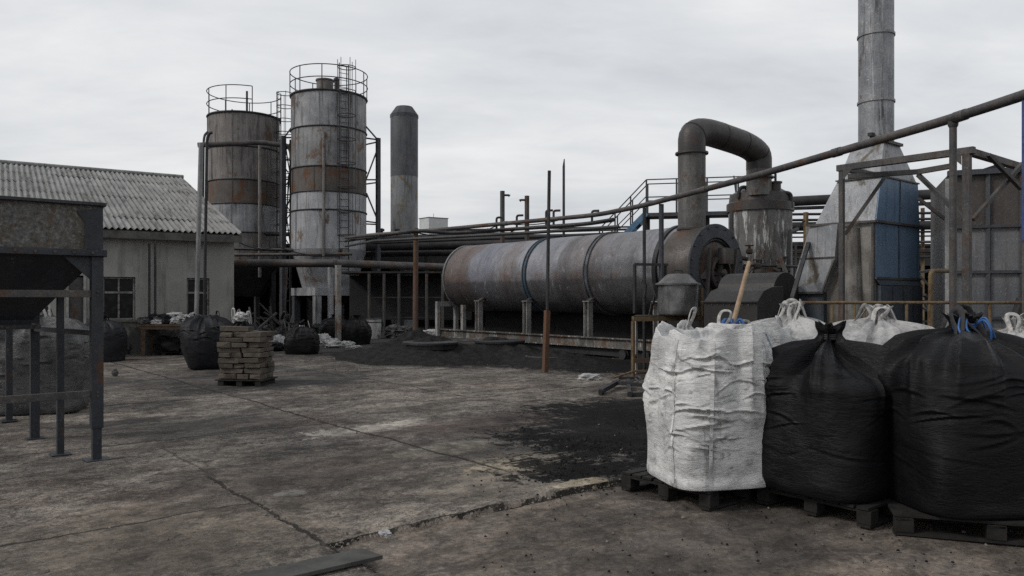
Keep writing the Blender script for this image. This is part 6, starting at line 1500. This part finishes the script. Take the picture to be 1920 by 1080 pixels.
def rough_block(c, sz_, ux_, uy_, seed):
    mb = MB(); n_ = (5, 4, 3); r_ = np.random.RandomState(seed); c = Vector(c)
    mb.box(c, sz_, ux_, uy_)
    mb.v = [v + Vector((r_.rand() - .5, r_.rand() - .5, r_.rand() - .5)) * .024 for v in mb.v]; return mb
z_ = .115; k = 0
for row in range(9):
    h_ = .082 + .014 * rs.rand(); n3 = 2 if row % 2 else 3; x0 = -.385 + .05 * (rs.rand() - .5); tot_ = .76
    ws = np.array([.7 + .6 * rs.rand() for _ in range(n3)]); ws = ws / ws.sum() * tot_
    for wi in ws:
        for j in (0, 1):
            if j == 1 and n3 == 3 and False: continue
            cc_ = BC + bx * (x0 + wi / 2) + by * (-.15 + .3 * j + (rs.rand() - .5) * .06) + bx * (rs.rand() - .5) * .03 + Z * (z_ + h_ / 2)
            dx_ = (rs.rand() - .5) * .06
            tag(rough_block(cc_, (wi - .014, .28, h_ - .008), bx + by * dx_, by - bx * dx_, k).build('paving_block', M['paver'], loc=cc_, bevel=.008), 'weathered flat concrete paving block within the courses of the stack', 'paving block', 'paving blocks in the stack'); k += 1
        x0 += wi
    z_ += h_
cc_ = BC - bx * .12 - by * .12 + Z * (z_ + .045)
tag(rough_block(cc_, (.52, .24, .085), bx, by, 99).build('paving_block', M['paver'], loc=cc_, bevel=.008), 'single long paving block lying alone on top of the stack', 'paving block', 'paving blocks in the stack')
# plank in the foreground
pa = Vector((-.741, 4.44, 0)); pd = Vector((-.79, -.62, 0)).normalized(); pn_ = Vector((-.128, .11, 0)).normalized()
mb = MB(); mb.hexa([pa + Z * .004, pa + pn_ * .2 + Z * .004, pa + pd * 1.3 + pn_ * .21 + Z * .004, pa + pd * 1.3 + Z * .004, pa + Z * .028, pa + pn_ * .2 + Z * .028, pa + pd * 1.3 + pn_ * .21 + Z * .028, pa + pd * 1.3 + Z * .028])
tag(mb.build('plank', plain('grey_weathered_plank', (.05, .05, .047), .85, .35, scale=5), loc=pa, bevel=.003), 'grey weathered board lying on the concrete at the bottom edge', 'plank')
# low trolley frame lying by the stand
jc = G(1172, 738); tr = thing('trolley_frame', 'low black steel trolley frame lying on the ground left of the white sack', 'trolley', jc)
def jp(px, py, z=0): v = G(px, py); v.z = z; return v
mb = MB(); mb.bar(jp(1126, 740, .05), jp(1160, 726, .1), .07, .07); mb.bar(jp(1150, 728, .1), jp(1232, 736, .1), .06, .06); mb.bar(jp(1160, 722, .12), jp(1240, 722, .12), .06, .05); mb.bar(jp(1180, 744, .03), jp(1240, 742, .05), .06, .06); mb.bar(jp(1180, 744, .03), jp(1178, 724, .1), .06, .06); mb.build('frame', M['pipe_dark'], tr)
mb = MB(); mb.bar(jp(1150, 724, .14), jp(1192, 716, .2), .04, .03); mb.bar(jp(1186, 717, .2), jp(1215, 716, .2), .05, .03); mb.build('handle', M['yellow_steel'], tr)
for px, py in ((1128, 741), (1183, 745)):
    mb = MB(); mb.lathe(jp(px, py, .045) - B * .03, [(.01, 0), (.045, 0), (.045, .05), (.01, .05)], 16, ax=B, smooth=False); mb.build('wheel', M['black'], tr)
mb = MB(); rs = np.random.RandomState(12)
for k_ in range(8):
    e = jp(1170 + rs.rand() * 45, 722 + rs.rand() * 10, .13); d_ = Vector((rs.rand() - .5, rs.rand() - .5, rs.rand() * .4)).normalized() * .1; mb.bar(e - d_, e + d_, .03, .02)
mb.build('scrap', M['pipe'], tr)
